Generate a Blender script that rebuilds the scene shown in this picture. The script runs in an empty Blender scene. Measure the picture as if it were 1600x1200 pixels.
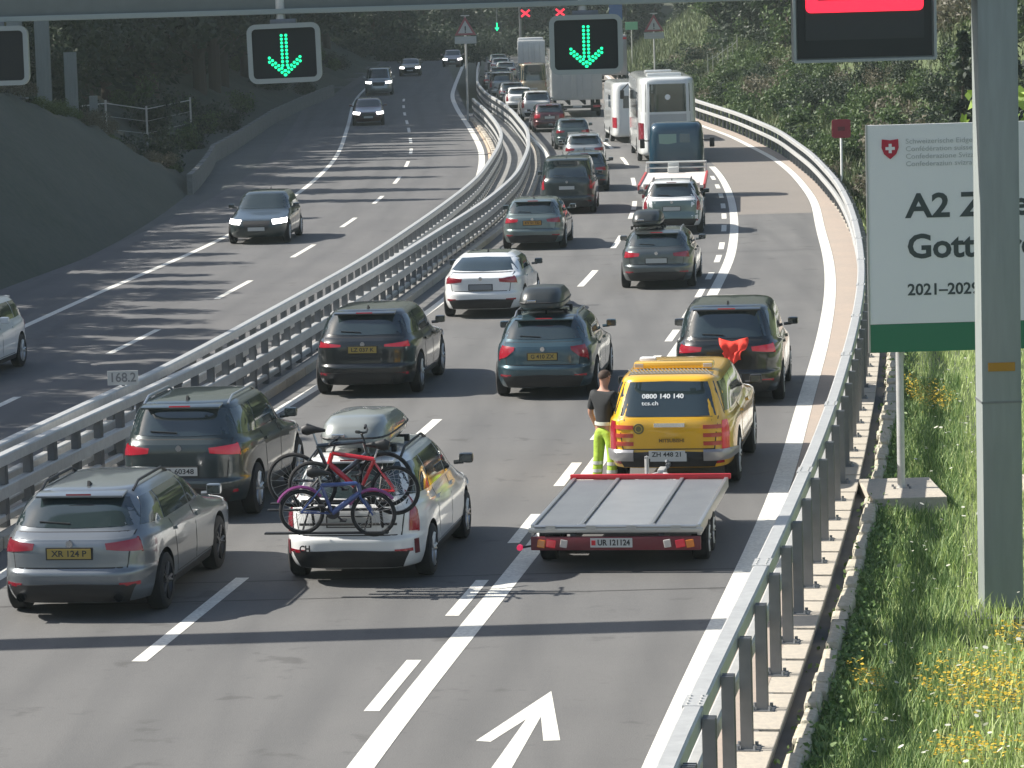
import bpy, bmesh, math, random
import numpy as np
from mathutils import Vector, Matrix
from mathutils.bvhtree import BVHTree
random.seed(7); RNG = np.random.default_rng(7)
sc = bpy.context.scene
COL = sc.collection
R = math.radians

# ------------------------------------------------------------------ camera, sky, sun, exposure
CAM_H = 6.8
pitch = math.atan(570 / 5000); roll = R(1.64)
fv = Vector((0, math.cos(pitch), -math.sin(pitch)))
r0 = Vector((1, 0, 0)); u0 = Vector((0, math.sin(pitch), math.cos(pitch)))
rv = r0 * math.cos(roll) - u0 * math.sin(roll)
uv = r0 * math.sin(roll) + u0 * math.cos(roll)
cd = bpy.data.cameras.new('camera'); cam = bpy.data.objects.new('camera', cd); COL.objects.link(cam)
cd.sensor_width = 36; cd.lens = 112.5; cd.clip_start = 0.5; cd.clip_end = 3000
cam.matrix_world = Matrix(((rv.x, uv.x, -fv.x, 0), (rv.y, uv.y, -fv.y, 0), (rv.z, uv.z, -fv.z, CAM_H), (0, 0, 0, 1)))
sc.camera = cam

SUN_EL, SUN_DIR = R(40), R(10)            # shadows run to the right and a little towards the viewer
world = bpy.data.worlds.new('World'); sc.world = world; world.use_nodes = True
nt = world.node_tree
sky = nt.nodes.new('ShaderNodeTexSky'); sky.sky_type = 'NISHITA'; sky.sun_disc = False
sky.sun_elevation = SUN_EL; sky.sun_rotation = R(-80); sky.dust_density = 1.6; sky.ozone_density = .4
bg = nt.nodes['Background']; bg.inputs['Strength'].default_value = 0.08
nt.links.new(sky.outputs['Color'], bg.inputs['Color'])
sl = bpy.data.lights.new('sun', 'SUN'); sl.energy = 5.0; sl.angle = R(0.5); sl.color = (1, .95, .87)
so = bpy.data.objects.new('sun', sl); COL.objects.link(so)
ld = Vector((math.cos(SUN_EL) * math.cos(SUN_DIR), -math.cos(SUN_EL) * math.sin(SUN_DIR), -math.sin(SUN_EL)))
so.rotation_euler = ld.to_track_quat('-Z', 'Y').to_euler(); so.location = (-40, 60, 60)
sc.view_settings.view_transform = 'Standard'; sc.view_settings.look = 'None'
sc.view_settings.exposure = 0.98; sc.view_settings.gamma = 1.0

# ------------------------------------------------------------------ helpers: materials
MATS = {}
def M(name, col, rough=.5, metal=0., em=None, es=0., noise=None, bump=None, coat=0., alpha=None, spec=None, coords='Object', stretch=None):
    if name in MATS: return MATS[name]
    m = bpy.data.materials.new(name); m.use_nodes = True
    t = m.node_tree; b = t.nodes['Principled BSDF']
    c = (*col, 1) if len(col) == 3 else col
    b.inputs['Base Color'].default_value = c
    b.inputs['Roughness'].default_value = rough; b.inputs['Metallic'].default_value = metal
    if coat: b.inputs['Coat Weight'].default_value = coat; b.inputs['Coat Roughness'].default_value = .06
    if spec is not None: b.inputs['Specular IOR Level'].default_value = spec
    if em: b.inputs['Emission Color'].default_value = (*em, 1); b.inputs['Emission Strength'].default_value = es
    if noise or bump:
        tc = t.nodes.new('ShaderNodeTexCoord'); src = tc.outputs[coords]
        if stretch:
            mp = t.nodes.new('ShaderNodeMapping'); mp.inputs['Scale'].default_value = stretch; t.links.new(src, mp.inputs['Vector']); src = mp.outputs['Vector']
    if noise:                                  # list of (scale, amount, colour2)
        prev = None
        for k, (s, amt, c2) in enumerate(noise):
            n = t.nodes.new('ShaderNodeTexNoise'); n.inputs['Scale'].default_value = s; n.inputs['Detail'].default_value = 5
            t.links.new(src, n.inputs['Vector'])
            r = t.nodes.new('ShaderNodeValToRGB'); r.color_ramp.elements[0].position = .35; r.color_ramp.elements[1].position = .68
            r.color_ramp.elements[1].color = (amt, amt, amt, 1); r.color_ramp.elements[0].color = (0, 0, 0, 1)
            t.links.new(n.outputs['Fac'], r.inputs['Fac'])
            mx = t.nodes.new('ShaderNodeMix'); mx.data_type = 'RGBA'
            t.links.new(r.outputs['Color'], mx.inputs['Factor'])
            if prev: t.links.new(prev, mx.inputs['A'])
            else: mx.inputs['A'].default_value = c
            mx.inputs['B'].default_value = (*c2, 1); prev = mx.outputs['Result']
        t.links.new(prev, b.inputs['Base Color'])
    if bump:
        n = t.nodes.new('ShaderNodeTexNoise'); n.inputs['Scale'].default_value = bump[0]; n.inputs['Detail'].default_value = 4
        t.links.new(tc.outputs[coords], n.inputs['Vector'])
        bp = t.nodes.new('ShaderNodeBump'); bp.inputs['Strength'].default_value = bump[1]; bp.inputs['Distance'].default_value = .02
        t.links.new(n.outputs['Fac'], bp.inputs['Height']); t.links.new(bp.outputs['Normal'], b.inputs['Normal'])
    MATS[name] = m; return m

def asphalt(name, c1, c2, streak):
    """asphalt: fine grain, broad patches and lengthwise wheel-track stains"""
    m = bpy.data.materials.new(name); m.use_nodes = True; t = m.node_tree; b = t.nodes['Principled BSDF']
    b.inputs['Roughness'].default_value = .85
    tc = t.nodes.new('ShaderNodeTexCoord')
    def nz(scale, mapping=None, det=6):
        n = t.nodes.new('ShaderNodeTexNoise'); n.inputs['Scale'].default_value = scale; n.inputs['Detail'].default_value = det
        if mapping:
            mp = t.nodes.new('ShaderNodeMapping'); mp.inputs['Scale'].default_value = mapping; mp.inputs['Rotation'].default_value = (0, 0, R(8))
            t.links.new(tc.outputs['Object'], mp.inputs['Vector']); t.links.new(mp.outputs['Vector'], n.inputs['Vector'])
        else: t.links.new(tc.outputs['Object'], n.inputs['Vector'])
        return n.outputs['Fac']
    def mix(f, a, bb, lo, hi, amt=1):
        r = t.nodes.new('ShaderNodeMapRange'); r.inputs['From Min'].default_value = lo; r.inputs['From Max'].default_value = hi; r.inputs['To Max'].default_value = amt
        t.links.new(f, r.inputs['Value'])
        x = t.nodes.new('ShaderNodeMix'); x.data_type = 'RGBA'; t.links.new(r.outputs['Result'], x.inputs['Factor'])
        for s, v in (('A', a), ('B', bb)):
            if isinstance(v, tuple): x.inputs[s].default_value = (*v, 1)
            else: t.links.new(v, x.inputs[s])
        return x.outputs['Result']
    a = mix(nz(.35), c1, c2, .35, .65)
    a = mix(nz(1, (1.4, .05, 1), 3), a, streak, .48, .68, .55)
    a = mix(nz(9), a, streak, .55, .8, .35)
    a = mix(nz(70, det=2), a, (c1[0] * 1.35, c1[1] * 1.35, c1[2] * 1.35), .5, .75, .5)
    # wheel tracks: a darker, smoother pair of bands in every lane
    at_ = t.nodes.new('ShaderNodeAttribute'); at_.attribute_name = 'lane_u'
    def mth(op, x, y=None):
        n = t.nodes.new('ShaderNodeMath'); n.operation = op
        for k, v in ((0, x), (1, y)):
            if v is None: continue
            if isinstance(v, (int, float)): n.inputs[k].default_value = v
            else: t.links.new(v, n.inputs[k])
        return n.outputs[0]
    d = mth('ABSOLUTE', mth('SUBTRACT', mth('ABSOLUTE', mth('SUBTRACT', mth('FRACT', at_.outputs['Fac']), .5)), .235))
    w_ = t.nodes.new('ShaderNodeMapRange'); w_.inputs['From Min'].default_value = .15; w_.inputs['From Max'].default_value = .02; t.links.new(d, w_.inputs['Value'])
    a = mix(mth('MULTIPLY', w_.outputs['Result'], nz(1, (1.5, .12, 1), 3)), a, (streak[0] * .9, streak[1] * .9, streak[2] * .9), .15, .75, .55)
    oil = t.nodes.new('ShaderNodeMapRange'); oil.inputs['From Min'].default_value = .47; oil.inputs['From Max'].default_value = .5
    a = mix(mth('MULTIPLY', nz(3.1), nz(.9)), a, (.05, .048, .045), .33, .42, .5)
    t.links.new(a, b.inputs['Base Color'])
    bp = t.nodes.new('ShaderNodeBump'); bp.inputs['Strength'].default_value = .35; bp.inputs['Distance'].default_value = .01
    t.links.new(nz(60), bp.inputs['Height']); t.links.new(bp.outputs['Normal'], b.inputs['Normal'])
    MATS[name] = m; return m

def leafmat(name, c1, c2, c3, scale=.9):
    m = bpy.data.materials.new(name); m.use_nodes = True; t = m.node_tree; b = t.nodes['Principled BSDF']
    b.inputs['Roughness'].default_value = .6
    g = t.nodes.new('ShaderNodeNewGeometry'); r = t.nodes.new('ShaderNodeValToRGB')
    e = r.color_ramp.elements; e[0].color = (*c1, 1); e[1].color = (*c3, 1); k = e.new(.5); k.color = (*c2, 1)
    t.links.new(g.outputs['Random Per Island'], r.inputs['Fac'])
    t.links.new(r.outputs['Color'], b.inputs['Base Color'])
    b.inputs['Subsurface Weight'].default_value = 0
    tr = t.nodes.new('ShaderNodeBsdfTranslucent'); t.links.new(r.outputs['Color'], tr.inputs['Color'])
    ms = t.nodes.new('ShaderNodeMixShader'); ms.inputs['Fac'].default_value = .3
    t.links.new(b.outputs['BSDF'], ms.inputs[1]); t.links.new(tr.outputs['BSDF'], ms.inputs[2])
    t.links.new(ms.outputs['Shader'], t.nodes['Material Output'].inputs['Surface'])
    MATS[name] = m; return m

# ------------------------------------------------------------------ helpers: meshes and objects
def link(o, parent=None):
    COL.objects.link(o)
    if parent is not None: o.parent = parent
    return o
def tag(o, label=None, cat=None, group=None, kind=None):
    for k, v in (('label', label), ('category', cat), ('group', group), ('kind', kind)):
        if v: o[k] = v
    return o
def empty(name, loc=(0, 0, 0), rot=(0, 0, 0)):
    o = bpy.data.objects.new(name, None); o.empty_display_size = .2
    o.location = loc; o.rotation_euler = rot; return link(o)
def copy_obj(o, parent=None):
    c = o.copy(); COL.objects.link(c)
    if parent is not None: c.parent = parent
    return c
def copy_tree(o, parent=None):
    c = copy_obj(o, parent)
    for ch in o.children: copy_tree(ch, c)
    return c

class MB:
    def __init__(s): s.v = []; s.f = []; s.m = []
    def add(s, vs, fs, mi=0):
        k = len(s.v); s.v += [tuple(v) for v in vs]; s.f += [tuple(i + k for i in f) for f in fs]; s.m += [mi] * len(fs); return s
    def box(s, c, d, rot=None, mi=0, taper=None, bev=0):
        x, y, z = d[0] / 2, d[1] / 2, d[2] / 2
        tx, ty = taper or (1, 1)
        if bev:
            bm = bmesh.new(); bmesh.ops.create_cube(bm, size=1)
            for v in bm.verts:
                f = (tx, ty) if v.co.z > 0 else (1, 1)
                v.co = Vector((v.co.x * d[0] * f[0], v.co.y * d[1] * f[1], v.co.z * d[2]))
            bmesh.ops.bevel(bm, geom=list(bm.edges), offset=bev, segments=2, affect='EDGES', profile=.6)
            vs = [v.co.copy() for v in bm.verts]; bm.verts.index_update(); fs = [[v.index for v in f.verts] for f in bm.faces]; bm.free()
        else:
            vs = [Vector(p) for p in ((-x, -y, -z), (x, -y, -z), (x, y, -z), (-x, y, -z), (-x * tx, -y * ty, z), (x * tx, -y * ty, z), (x * tx, y * ty, z), (-x * tx, y * ty, z))]
            fs = [(0, 3, 2, 1), (4, 5, 6, 7), (0, 1, 5, 4), (1, 2, 6, 5), (2, 3, 7, 6), (3, 0, 4, 7)]
        if rot is not None: vs = [rot @ v for v in vs]
        c = Vector(c); return s.add([v + c for v in vs], fs, mi)
    def tube(s, pts, r, n=8, mi=0, cap=True):
        pts = [Vector(p) for p in pts]; rs = r if isinstance(r, (list, tuple)) else [r] * len(pts)
        rings = []; up = None
        for i, p in enumerate(pts):
            d = (pts[min(i + 1, len(pts) - 1)] - pts[max(i - 1, 0)]).normalized()
            if up is None: up = Vector((0, 0, 1)) if abs(d.z) < .9 else Vector((1, 0, 0))
            a = d.cross(up).normalized(); b = a.cross(d).normalized(); up = b
            rings.append([p + (a * math.cos(t) + b * math.sin(t)) * rs[i] for t in [2 * math.pi * k / n for k in range(n)]])
        vs = [v for rg in rings for v in rg]; fs = []
        for i in range(len(pts) - 1):
            for k in range(n):
                fs.append((i * n + k, i * n + (k + 1) % n, (i + 1) * n + (k + 1) % n, (i + 1) * n + k))
        if cap: fs += [tuple(range(n)), tuple(range(len(vs) - 1, len(vs) - n - 1, -1))]
        return s.add(vs, fs, mi)
    def lathe(s, prof, axis='y', n=28, c=(0, 0, 0), mi=0, close=False):
        vs = []; fs = []; c = Vector(c)
        for (a, r) in prof:
            for k in range(n):
                t = 2 * math.pi * k / n; x, y = r * math.cos(t), r * math.sin(t)
                p = {'y': (x, a, y), 'z': (x, y, a), 'x': (a, x, y)}[axis]; vs.append(Vector(p) + c)
        m = len(prof)
        for i in range(m if close else m - 1):
            for k in range(n):
                j = (i + 1) % m
                fs.append((i * n + k, j * n + k, j * n + (k + 1) % n, i * n + (k + 1) % n))
        return s.add(vs, fs, mi)
    def prism(s, poly, d, mi=0, o=(0, 0, 0), ex=(1, 0, 0), ey=(0, 0, 1), ez=(0, -1, 0)):
        ex, ey, ez, o = map(Vector, (ex, ey, ez, o)); n = len(poly)
        a = [o + ex * x + ey * y for x, y in poly]; b = [p + ez * d for p in a]
        return s.add(a + b, [tuple(range(n - 1, -1, -1)), tuple(range(n, 2 * n))] + [(i, (i + 1) % n, n + (i + 1) % n, n + i) for i in range(n)], mi)
    def mesh(s, name, mats, smooth=False, angle=40):
        me = bpy.data.meshes.new(name); me.from_pydata(s.v, [], s.f)
        for m in (mats if isinstance(mats, (list, tuple)) else [mats]): me.materials.append(m)
        if any(s.m): me.polygons.foreach_set('material_index', s.m)
        bm = bmesh.new(); bm.from_mesh(me); bmesh.ops.recalc_face_normals(bm, faces=bm.faces); bm.to_mesh(me); bm.free()
        if smooth:
            me.polygons.foreach_set('use_smooth', [True] * len(me.polygons)); me.set_sharp_from_angle(angle=R(angle))
        me.update(); return me
    def build(s, name, mats, parent=None, smooth=False, angle=40):
        return link(bpy.data.objects.new(name, s.mesh(name, mats, smooth, angle)), parent)

def np_mesh(name, V, F, mats, mi=None, smooth=False):
    V = np.asarray(V, np.float32); F = np.asarray(F, np.int32)
    me = bpy.data.meshes.new(name); k = F.shape[1]
    me.vertices.add(len(V)); me.vertices.foreach_set('co', V.ravel())
    me.loops.add(F.size); me.loops.foreach_set('vertex_index', F.ravel())
    me.polygons.add(len(F)); me.polygons.foreach_set('loop_start', np.arange(0, F.size, k, dtype=np.int32))
    for m in (mats if isinstance(mats, (list, tuple)) else [mats]): me.materials.append(m)
    if mi is not None: me.polygons.foreach_set('material_index', np.asarray(mi, np.int32))
    if smooth: me.polygons.foreach_set('use_smooth', np.ones(len(F), bool))
    me.update(calc_edges=True); me.validate(); return me

def evaluated_mesh(o, name=None):
    dg = bpy.context.evaluated_depsgraph_get(); dg.update()
    me = bpy.data.meshes.new_from_object(o.evaluated_get(dg)); me.name = name or o.name; return me

BASES = {'car': ((0, -1, 0), (0, 0, 1), (-1, 0, 0)), 'front': ((1, 0, 0), (0, 0, 1), (0, -1, 0)), 'nose': ((0, 1, 0), (0, 0, 1), (1, 0, 0))}
def text_obj(name, s, size, pos, mat, parent=None, basis='front', bold=0., width=None, align='CENTER', depth=.0015, spacing=1., xs=1.):
    cu = bpy.data.curves.new('lettering', 'FONT'); cu.body = s; cu.size = size; cu.align_x = align; cu.align_y = 'CENTER'
    cu.extrude = depth; cu.offset = bold; cu.resolution_u = 3; cu.space_character = spacing
    o = bpy.data.objects.new('t', cu); COL.objects.link(o)
    me = evaluated_mesh(o, name); bpy.data.objects.remove(o); bpy.data.curves.remove(cu)
    co = np.empty(len(me.vertices) * 3, np.float32); me.vertices.foreach_get('co', co); co = co.reshape(-1, 3)
    if width:
        w = co[:, 0].max() - co[:, 0].min(); co[:, 0] *= width / w
    co[:, 0] *= xs
    ex, ey, ez = BASES[basis]
    out = co @ np.array([ex, ey, ez], np.float32) + np.array(pos, np.float32)
    me.vertices.foreach_set('co', out.ravel()); me.materials.clear(); me.materials.append(mat); me.update()
    return link(bpy.data.objects.new(name, me), parent)

# ------------------------------------------------------------------ the road in plan: X as a function of Y for each line
def zr(y): return 0.0145 * 20 * np.log1p(np.exp((np.asarray(y, float) - 115) / 20)) - 0.0009
PL = {}
_Y = np.arange(0, 420, .5)
def line(name, pts):
    p = np.array(pts, float); xs = np.interp(_Y, p[:, 0], p[:, 1])
    lo = (p[1, 1] - p[0, 1]) / (p[1, 0] - p[0, 0]); xs = np.where(_Y < p[0, 0], p[0, 1] + (_Y - p[0, 0]) * lo, xs)
    for w in (21, 15):
        k = np.ones(w) / w; e = w // 2
        pad = np.concatenate([2 * xs[0] - xs[e:0:-1], xs, 2 * xs[-1] - xs[-2:-e - 2:-1]]); xs = np.convolve(pad, k, 'valid')
    PL[name] = xs
def X(name, y): return float(np.interp(y, _Y, PL[name]))
line('L1', [(10, -18), (40, -14.5), (60, -12.4), (74, -11.25), (82, -10.75), (89, -10.1), (96, -9.5), (102, -9.05), (116, -8.4), (130, -8.0), (146, -7.9), (159, -8.15), (185, -9.0), (212, -10.0), (230, -10.4), (250, -10.5), (340, -10.5)])
line('L2', [(10, -15), (40, -11.3), (59.2, -9.35), (69.7, -8.2), (82.7, -7.1), (95.5, -6.1), (108, -5.3), (120, -4.75), (132, -4.45), (144, -4.4), (154, -4.5), (165, -4.85), (176, -5.25), (186, -5.65), (199, -6.2), (217, -6.8), (228, -7.0), (247, -7.05), (340, -7.05)])
PL['L3'] = PL['L2'] + 3.35
line('L', [(10, -7.4), (36.5, -3.8), (53, -1.45), (83, 2.1), (95.5, 3.3), (110, 4.4), (126, 5.05), (141, 5.3), (155, 5.0), (181, 3.8), (200, 2.9), (220, 2.25), (250, 2.1), (340, 2.1)])
line('E', [(10, -10.6), (36.5, -7.0), (57, -4.1), (60.6, -3.5), (74.8, -1.9), (78.4, -1.5), (100, .4), (120.6, 1.5), (137.7, 1.95), (151, 1.9), (168, 1.2), (200, -.4), (220, -1.05), (250, -1.2), (340, -1.2)])
line('M', [(10, -3.9), (28.8, -1.5), (32.2, -1.1), (35.5, -.55), (38.3, -.1), (57, 2.4), (75, 4.7), (80, 5.2), (87, 6.05), (99.8, 7.1), (112, 7.9), (121, 8.35), (132, 8.7), (140, 8.7), (155, 8.4), (181, 7.2), (200, 6.3), (220, 5.6), (250, 5.4), (340, 5.4)])
line('R0', [(10, -1.4), (28.5, 1.2), (38, 2.7), (43, 3.5), (49.6, 4.4), (54.8, 5.0), (60.5, 5.8), (69.4, 6.9), (77.2, 7.8), (87, 8.75), (98, 9.6), (112, 10.8), (127, 11.5), (139, 11.75), (160, 11.3), (174, 10.4), (200, 9.2), (220, 8.5), (250, 8.3), (340, 8.3)])
line('R1', [(10, -.7), (23.9, 1.1), (28.2, 1.9), (34.4, 2.9), (41.2, 4.0), (46.6, 4.8), (51.3, 5.45), (56.7, 6.2), (62.5, 6.95), (70, 7.85), (81.7, 9.05), (93.4, 10.1), (105.7, 11.0), (123, 11.85), (143, 12.3), (161.5, 11.85), (179, 10.8), (200, 9.8), (220, 9.1), (250, 8.9), (340, 8.9)])
line('A', [(10, -11.5), (45, -7.3), (54.4, -5.9), (60.8, -5.3), (77.5, -3.6), (97, -2.15), (111, -1.2), (117, -.9), (135.5, -.3), (147, -.1), (160, -.4), (178, -1.1), (190, -1.8), (340, -6)])
line('B', [(10, -11.2), (43.8, -7.1), (54.9, -5.3), (57.5, -5.0), (72, -3.4), (101.5, -.6), (116, .4), (135, 1.0), (152, 1.1), (175, .4), (188, -.3), (200, -1.1), (220, -1.8), (250, -2.0), (340, -2)])
def heading(name, y):
    return math.atan2(1.0, (X(name, y + 1) - X(name, y - 1)) / 2)
def pitch_at(y): return -math.atan((float(zr(y + 1)) - float(zr(y - 1))) / 2)
def gp(name, off, y, h=0.):                 # point beside a line, off metres to its right
    a = heading(name, y); return Vector((X(name, y) + off * math.sin(a), y - off * math.cos(a), float(zr(y)) + h))

def ribbon(name, la, oa, lb, ob, y0, y1, h, mat, step=2., parent=None, cols=1, h2=None):
    n = max(2, int((y1 - y0) / step) + 1); V = []; F = []
    for i in range(n):
        y = y0 + (y1 - y0) * i / (n - 1); a = gp(la, oa, y, h); b = gp(lb, ob, y, h if h2 is None else h2)
        for c in range(cols + 1): V.append(a.lerp(b, c / cols))
    w = cols + 1
    for i in range(n - 1):
        for c in range(cols): F.append((i * w + c, i * w + c + 1, (i + 1) * w + c + 1, (i + 1) * w + c))
    return link(bpy.data.objects.new(name, np_mesh(name, V, F, mat)), parent)

def sweep(line_, off, y0, y1, prof, mat, name, parent=None, step=1.5, closed=True, smooth=False):
    """profile [(across, up)] carried along a road line"""
    n = max(2, int((y1 - y0) / step) + 1); k = len(prof); mb = MB(); V = []
    for i in range(n):
        y = y0 + (y1 - y0) * i / (n - 1)
        for (a, u) in prof: V.append(gp(line_, off + a, y, u))
    F = []
    for i in range(n - 1):
        for j in range(k if closed else k - 1):
            F.append((i * k + j, i * k + (j + 1) % k, (i + 1) * k + (j + 1) % k, (i + 1) * k + j))
    if closed: F += [tuple(range(k)), tuple(range(n * k - 1, n * k - k - 1, -1))]
    mb.add(V, F); return mb.build(name, mat, parent, smooth=smooth)

# ------------------------------------------------------------------ materials in use
asp_r = asphalt('asphalt_main', (.124, .122, .117), (.104, .103, .1), (.08, .08, .079))
asp_l = asphalt('asphalt_opposite', (.112, .11, .108), (.095, .094, .094), (.075, .075, .076))
paint_w = M('road_paint', (.74, .73, .66), .7, noise=[(3, .5, (.58, .56, .5)), (22, .6, (.4, .385, .35))])
conc = M('concrete_cream', (.46, .41, .33), .9, noise=[(1.2, .6, (.36, .33, .28)), (14, .5, (.3, .28, .25))], bump=(25, .3))
conc_g = M('concrete_grey', (.27, .265, .255), .9, noise=[(.8, .7, (.2, .2, .19)), (12, .4, (.16, .16, .15))], bump=(20, .3))
galv = M('galvanised_steel', (.52, .525, .51), .42, .3, noise=[(2.5, .6, (.42, .425, .42)), (11, .4, (.34, .345, .34))])
beam_m = M('gantry_beam_grey', (.15, .172, .168), .5, .05, noise=[(1.2, .5, (.125, .145, .14)), (9, .3, (.11, .125, .12))])
galv_d = M('galvanised_post', (.2, .21, .22), .5, .6, noise=[(6, .5, (.15, .16, .17))])
grey_p = M('grey_painted_steel', (.25, .28, .27), .5, .05, noise=[(1.5, .6, (.205, .23, .225)), (14, .45, (.17, .19, .18)), (5, .35, (.29, .31, .295))], stretch=(1, 1, .12))
black_p = M('black_plastic', (.012, .012, .013), .55)
rubber = M('tyre_rubber', (.014, .014, .015), .85)
glass = M('tinted_glass', (.02, .032, .035), .06, 0, spec=.9, coat=.8)
glass_t = M('windscreen_glass', (.02, .03, .032), .06, 0, spec=.7, coat=.4)
alloy = M('alloy', (.45, .46, .47), .35, .85)
alloy_d = M('dark_alloy', (.06, .06, .065), .4, .7)
chrome = M('chrome', (.75, .76, .77), .15, 1.)
tail = M('tail_lamp', (.13, .006, .014), .25, 0, em=(1, .02, .06), es=.03, coat=.8)
tail_bright = M('tail_lamp_bright', (.16, .006, .015), .25, 0, em=(1, .03, .06), es=.11, coat=.8)  # stronger glow, also puts sun glint into the lamp colour
head_on = M('headlamp_lit', (.9, .9, .9), .2, 0, em=(1, .95, .93), es=4.2)
head_off = M('headlamp_clear', (.4, .42, .44), .12, .2, coat=1)
clearlens = M('clear_lens', (.55, .5, .46), .2, .1, coat=.6)
amber = M('amber_lens', (.6, .18, .02), .25, coat=.6)
pl_y = M('plate_yellow', (.34, .25, .06), .5)
pl_w = M('plate_white', (.46, .47, .45), .5)
ink = M('plate_ink', (.03, .03, .03), .6)
white_s = M('white_enamel', (.72, .73, .72), .4)
red_s = M('red_enamel', (.5, .02, .03), .4)
dark_s = M('display_black', (.012, .016, .018), .35)
led_g = M('led_green', (.02, .5, .2), .4, em=(.01, 1, .36), es=.95)
led_r = M('led_red', (.5, .01, .02), .4, em=(1, .02, .05), es=1.0)
def paint(name, col, metal=.35, rough=.32): return M(name, col, rough, metal, coat=1., noise=[(1.4, .35, tuple(c * .8 for c in col))])

# ------------------------------------------------------------------ ground, carriageways, markings
def lane_attr(o, ln, w):
    me = o.data; co = np.empty(len(me.vertices) * 3, np.float32); me.vertices.foreach_get('co', co); co = co.reshape(-1, 3)
    u = (co[:, 0] - np.interp(co[:, 1], _Y, PL[ln])) / w + 20; at_ = me.attributes.new('lane_u', 'FLOAT', 'POINT'); at_.data.foreach_set('value', u.astype(np.float32))
road = ribbon('road', 'B', .35, 'R1', .1, 4, 400, 0, asp_r, cols=14); lane_attr(road, 'L', 3.25); tag(road, kind='structure')
opp = ribbon('opposite_carriageway', 'L1', -3.2, 'A', -.28, 20, 400, 0, asp_l, cols=10); lane_attr(opp, 'L2', 3.35); tag(opp, kind='structure')

def dash(name, ln, off, y0, y1, w, parent, h=.004):
    return ribbon(name, ln, off - w / 2, ln, off + w / 2, y0, y1, h, paint_w, 1.2, parent)
ribbon('edge_line', 'E', -.1, 'E', .1, 20, 300, .004, paint_w, parent=road)
ribbon('edge_line', 'R0', -.15, 'R0', .13, 4, 300, .004, paint_w, parent=road)
ribbon('solid_lane_line', 'M', -.13, 'M', .13, 4, 135, .004, paint_w, parent=road)
for a, b in [(9, 14), (21.5, 26.5), (34.1, 39.2), (49.2, 54.5), (65, 70), (80.5, 85.4), (93.1, 98.1), (105.6, 109), (110, 114.6), (123.8, 128.8), (137.9, 144), (151.8, 157.8), (165, 170), (177.6, 184), (193, 198), (207, 212)]:
    dash('lane_dash', 'L', 0, a, b, .17, road)
for a, b in [(21, 23.5), (26.1, 28.5), (31.2, 33.7), (36.2, 38.5), (41.2, 43.6), (46.2, 48.6), (51.2, 53.6), (56.3, 58.7), (61.3, 63.7), (66.4, 68.8), (71.5, 73.9), (76.5, 79), (81.5, 83.6), (86.9, 89.4), (91.5, 94.1), (98.6, 101.4), (104.3, 106.8), (109.4, 111.9), (115, 117.5), (120.5, 123), (126, 128.5)]:
    dash('lane_dash', 'M', -.32, a, b, .16, road)
ribbon('edge_line', 'L1', -.1, 'L1', .1, 20, 300, .004, paint_w, parent=opp)
ribbon('edge_line', 'L3', -.14, 'L3', .14, 118, 300, .004, paint_w, parent=opp)
for a, b in [(45, 50), (54.4, 59.7), (67.2, 72.3), (79.9, 85.3), (93.1, 98), (105.5, 110), (117.4, 121.8), (129.5, 134.2), (141.3, 145.9), (152, 157), (162.3, 167.3), (173.8, 179), (183.5, 188.4), (195, 199.5), (206, 210.5), (217, 221.5)]:
    dash('lane_dash', 'L2', 0, a, b, .16, opp)
# turn-back arrow painted on the breakdown lane
ar = MB()
quad = [Vector((x, y, .006)) for x, y in ((.31, 31.96), (.36, 29.72), (.20, 29.72), (.19, 30.78), (-.52, 25.6), (-.80, 25.6), (.045, 30.68), (-.30, 29.74), (-.44, 29.8))]
ar.add(quad, [(0, 1, 2, 3), (3, 4, 5, 6), (6, 7, 8, 0), (0, 3, 6)])
link(bpy.data.objects.new('arrow_marking', ar.mesh('arrow_marking', paint_w)), road)
# expansion joints across the carriageways (recessed seals)
seal_m = M('crack_sealant', (.045, .043, .041), .7)
for (x0, y0, x1, y1) in ((-4.3, 35.6, -2.6, 36.1), (-2.2, 33.2, -.9, 33.0), (1.7, 52.2, 3.9, 52.9), (-1.4, 66, -.2, 69.5), (4.1, 69, 6.2, 68.4)):
    n = 14; V = []; F = []
    for i in range(n):
        t = i / (n - 1); x = x0 + (x1 - x0) * t + .05 * math.sin(t * 17 + x0); y = y0 + (y1 - y0) * t + .06 * math.sin(t * 11 + y0); w = .012 + .012 * abs(math.sin(t * 9))
        V += [(x, y - w, .0032), (x, y + w, .0032)]
        if i: F.append((2 * i - 2, 2 * i, 2 * i + 1, 2 * i - 1))
    link(bpy.data.objects.new('sealed_crack', np_mesh('sealed_crack', V, F, seal_m)), road)
joint = M('joint_seal', (.05, .048, .046), .8)
for y, d in ((38.9, 0), (37.6, 0), (90.5, 0), (112.5, 0)):
    ribbon('expansion_joint', 'E', -.5, 'R0', .3, y - .02, y + .03, .002, joint, .05, road, cols=8)
lane3 = ribbon('breakdown_lane_surface', 'M', .16, 'R0', -.17, 106, 260, .0025, M('pale_asphalt', (.2, .178, .155), .85, noise=[(.6, .6, (.175, .158, .14)), (8, .4, (.15, .138, .122))], bump=(50, .3)), cols=2); tag(lane3, kind='structure')
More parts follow.
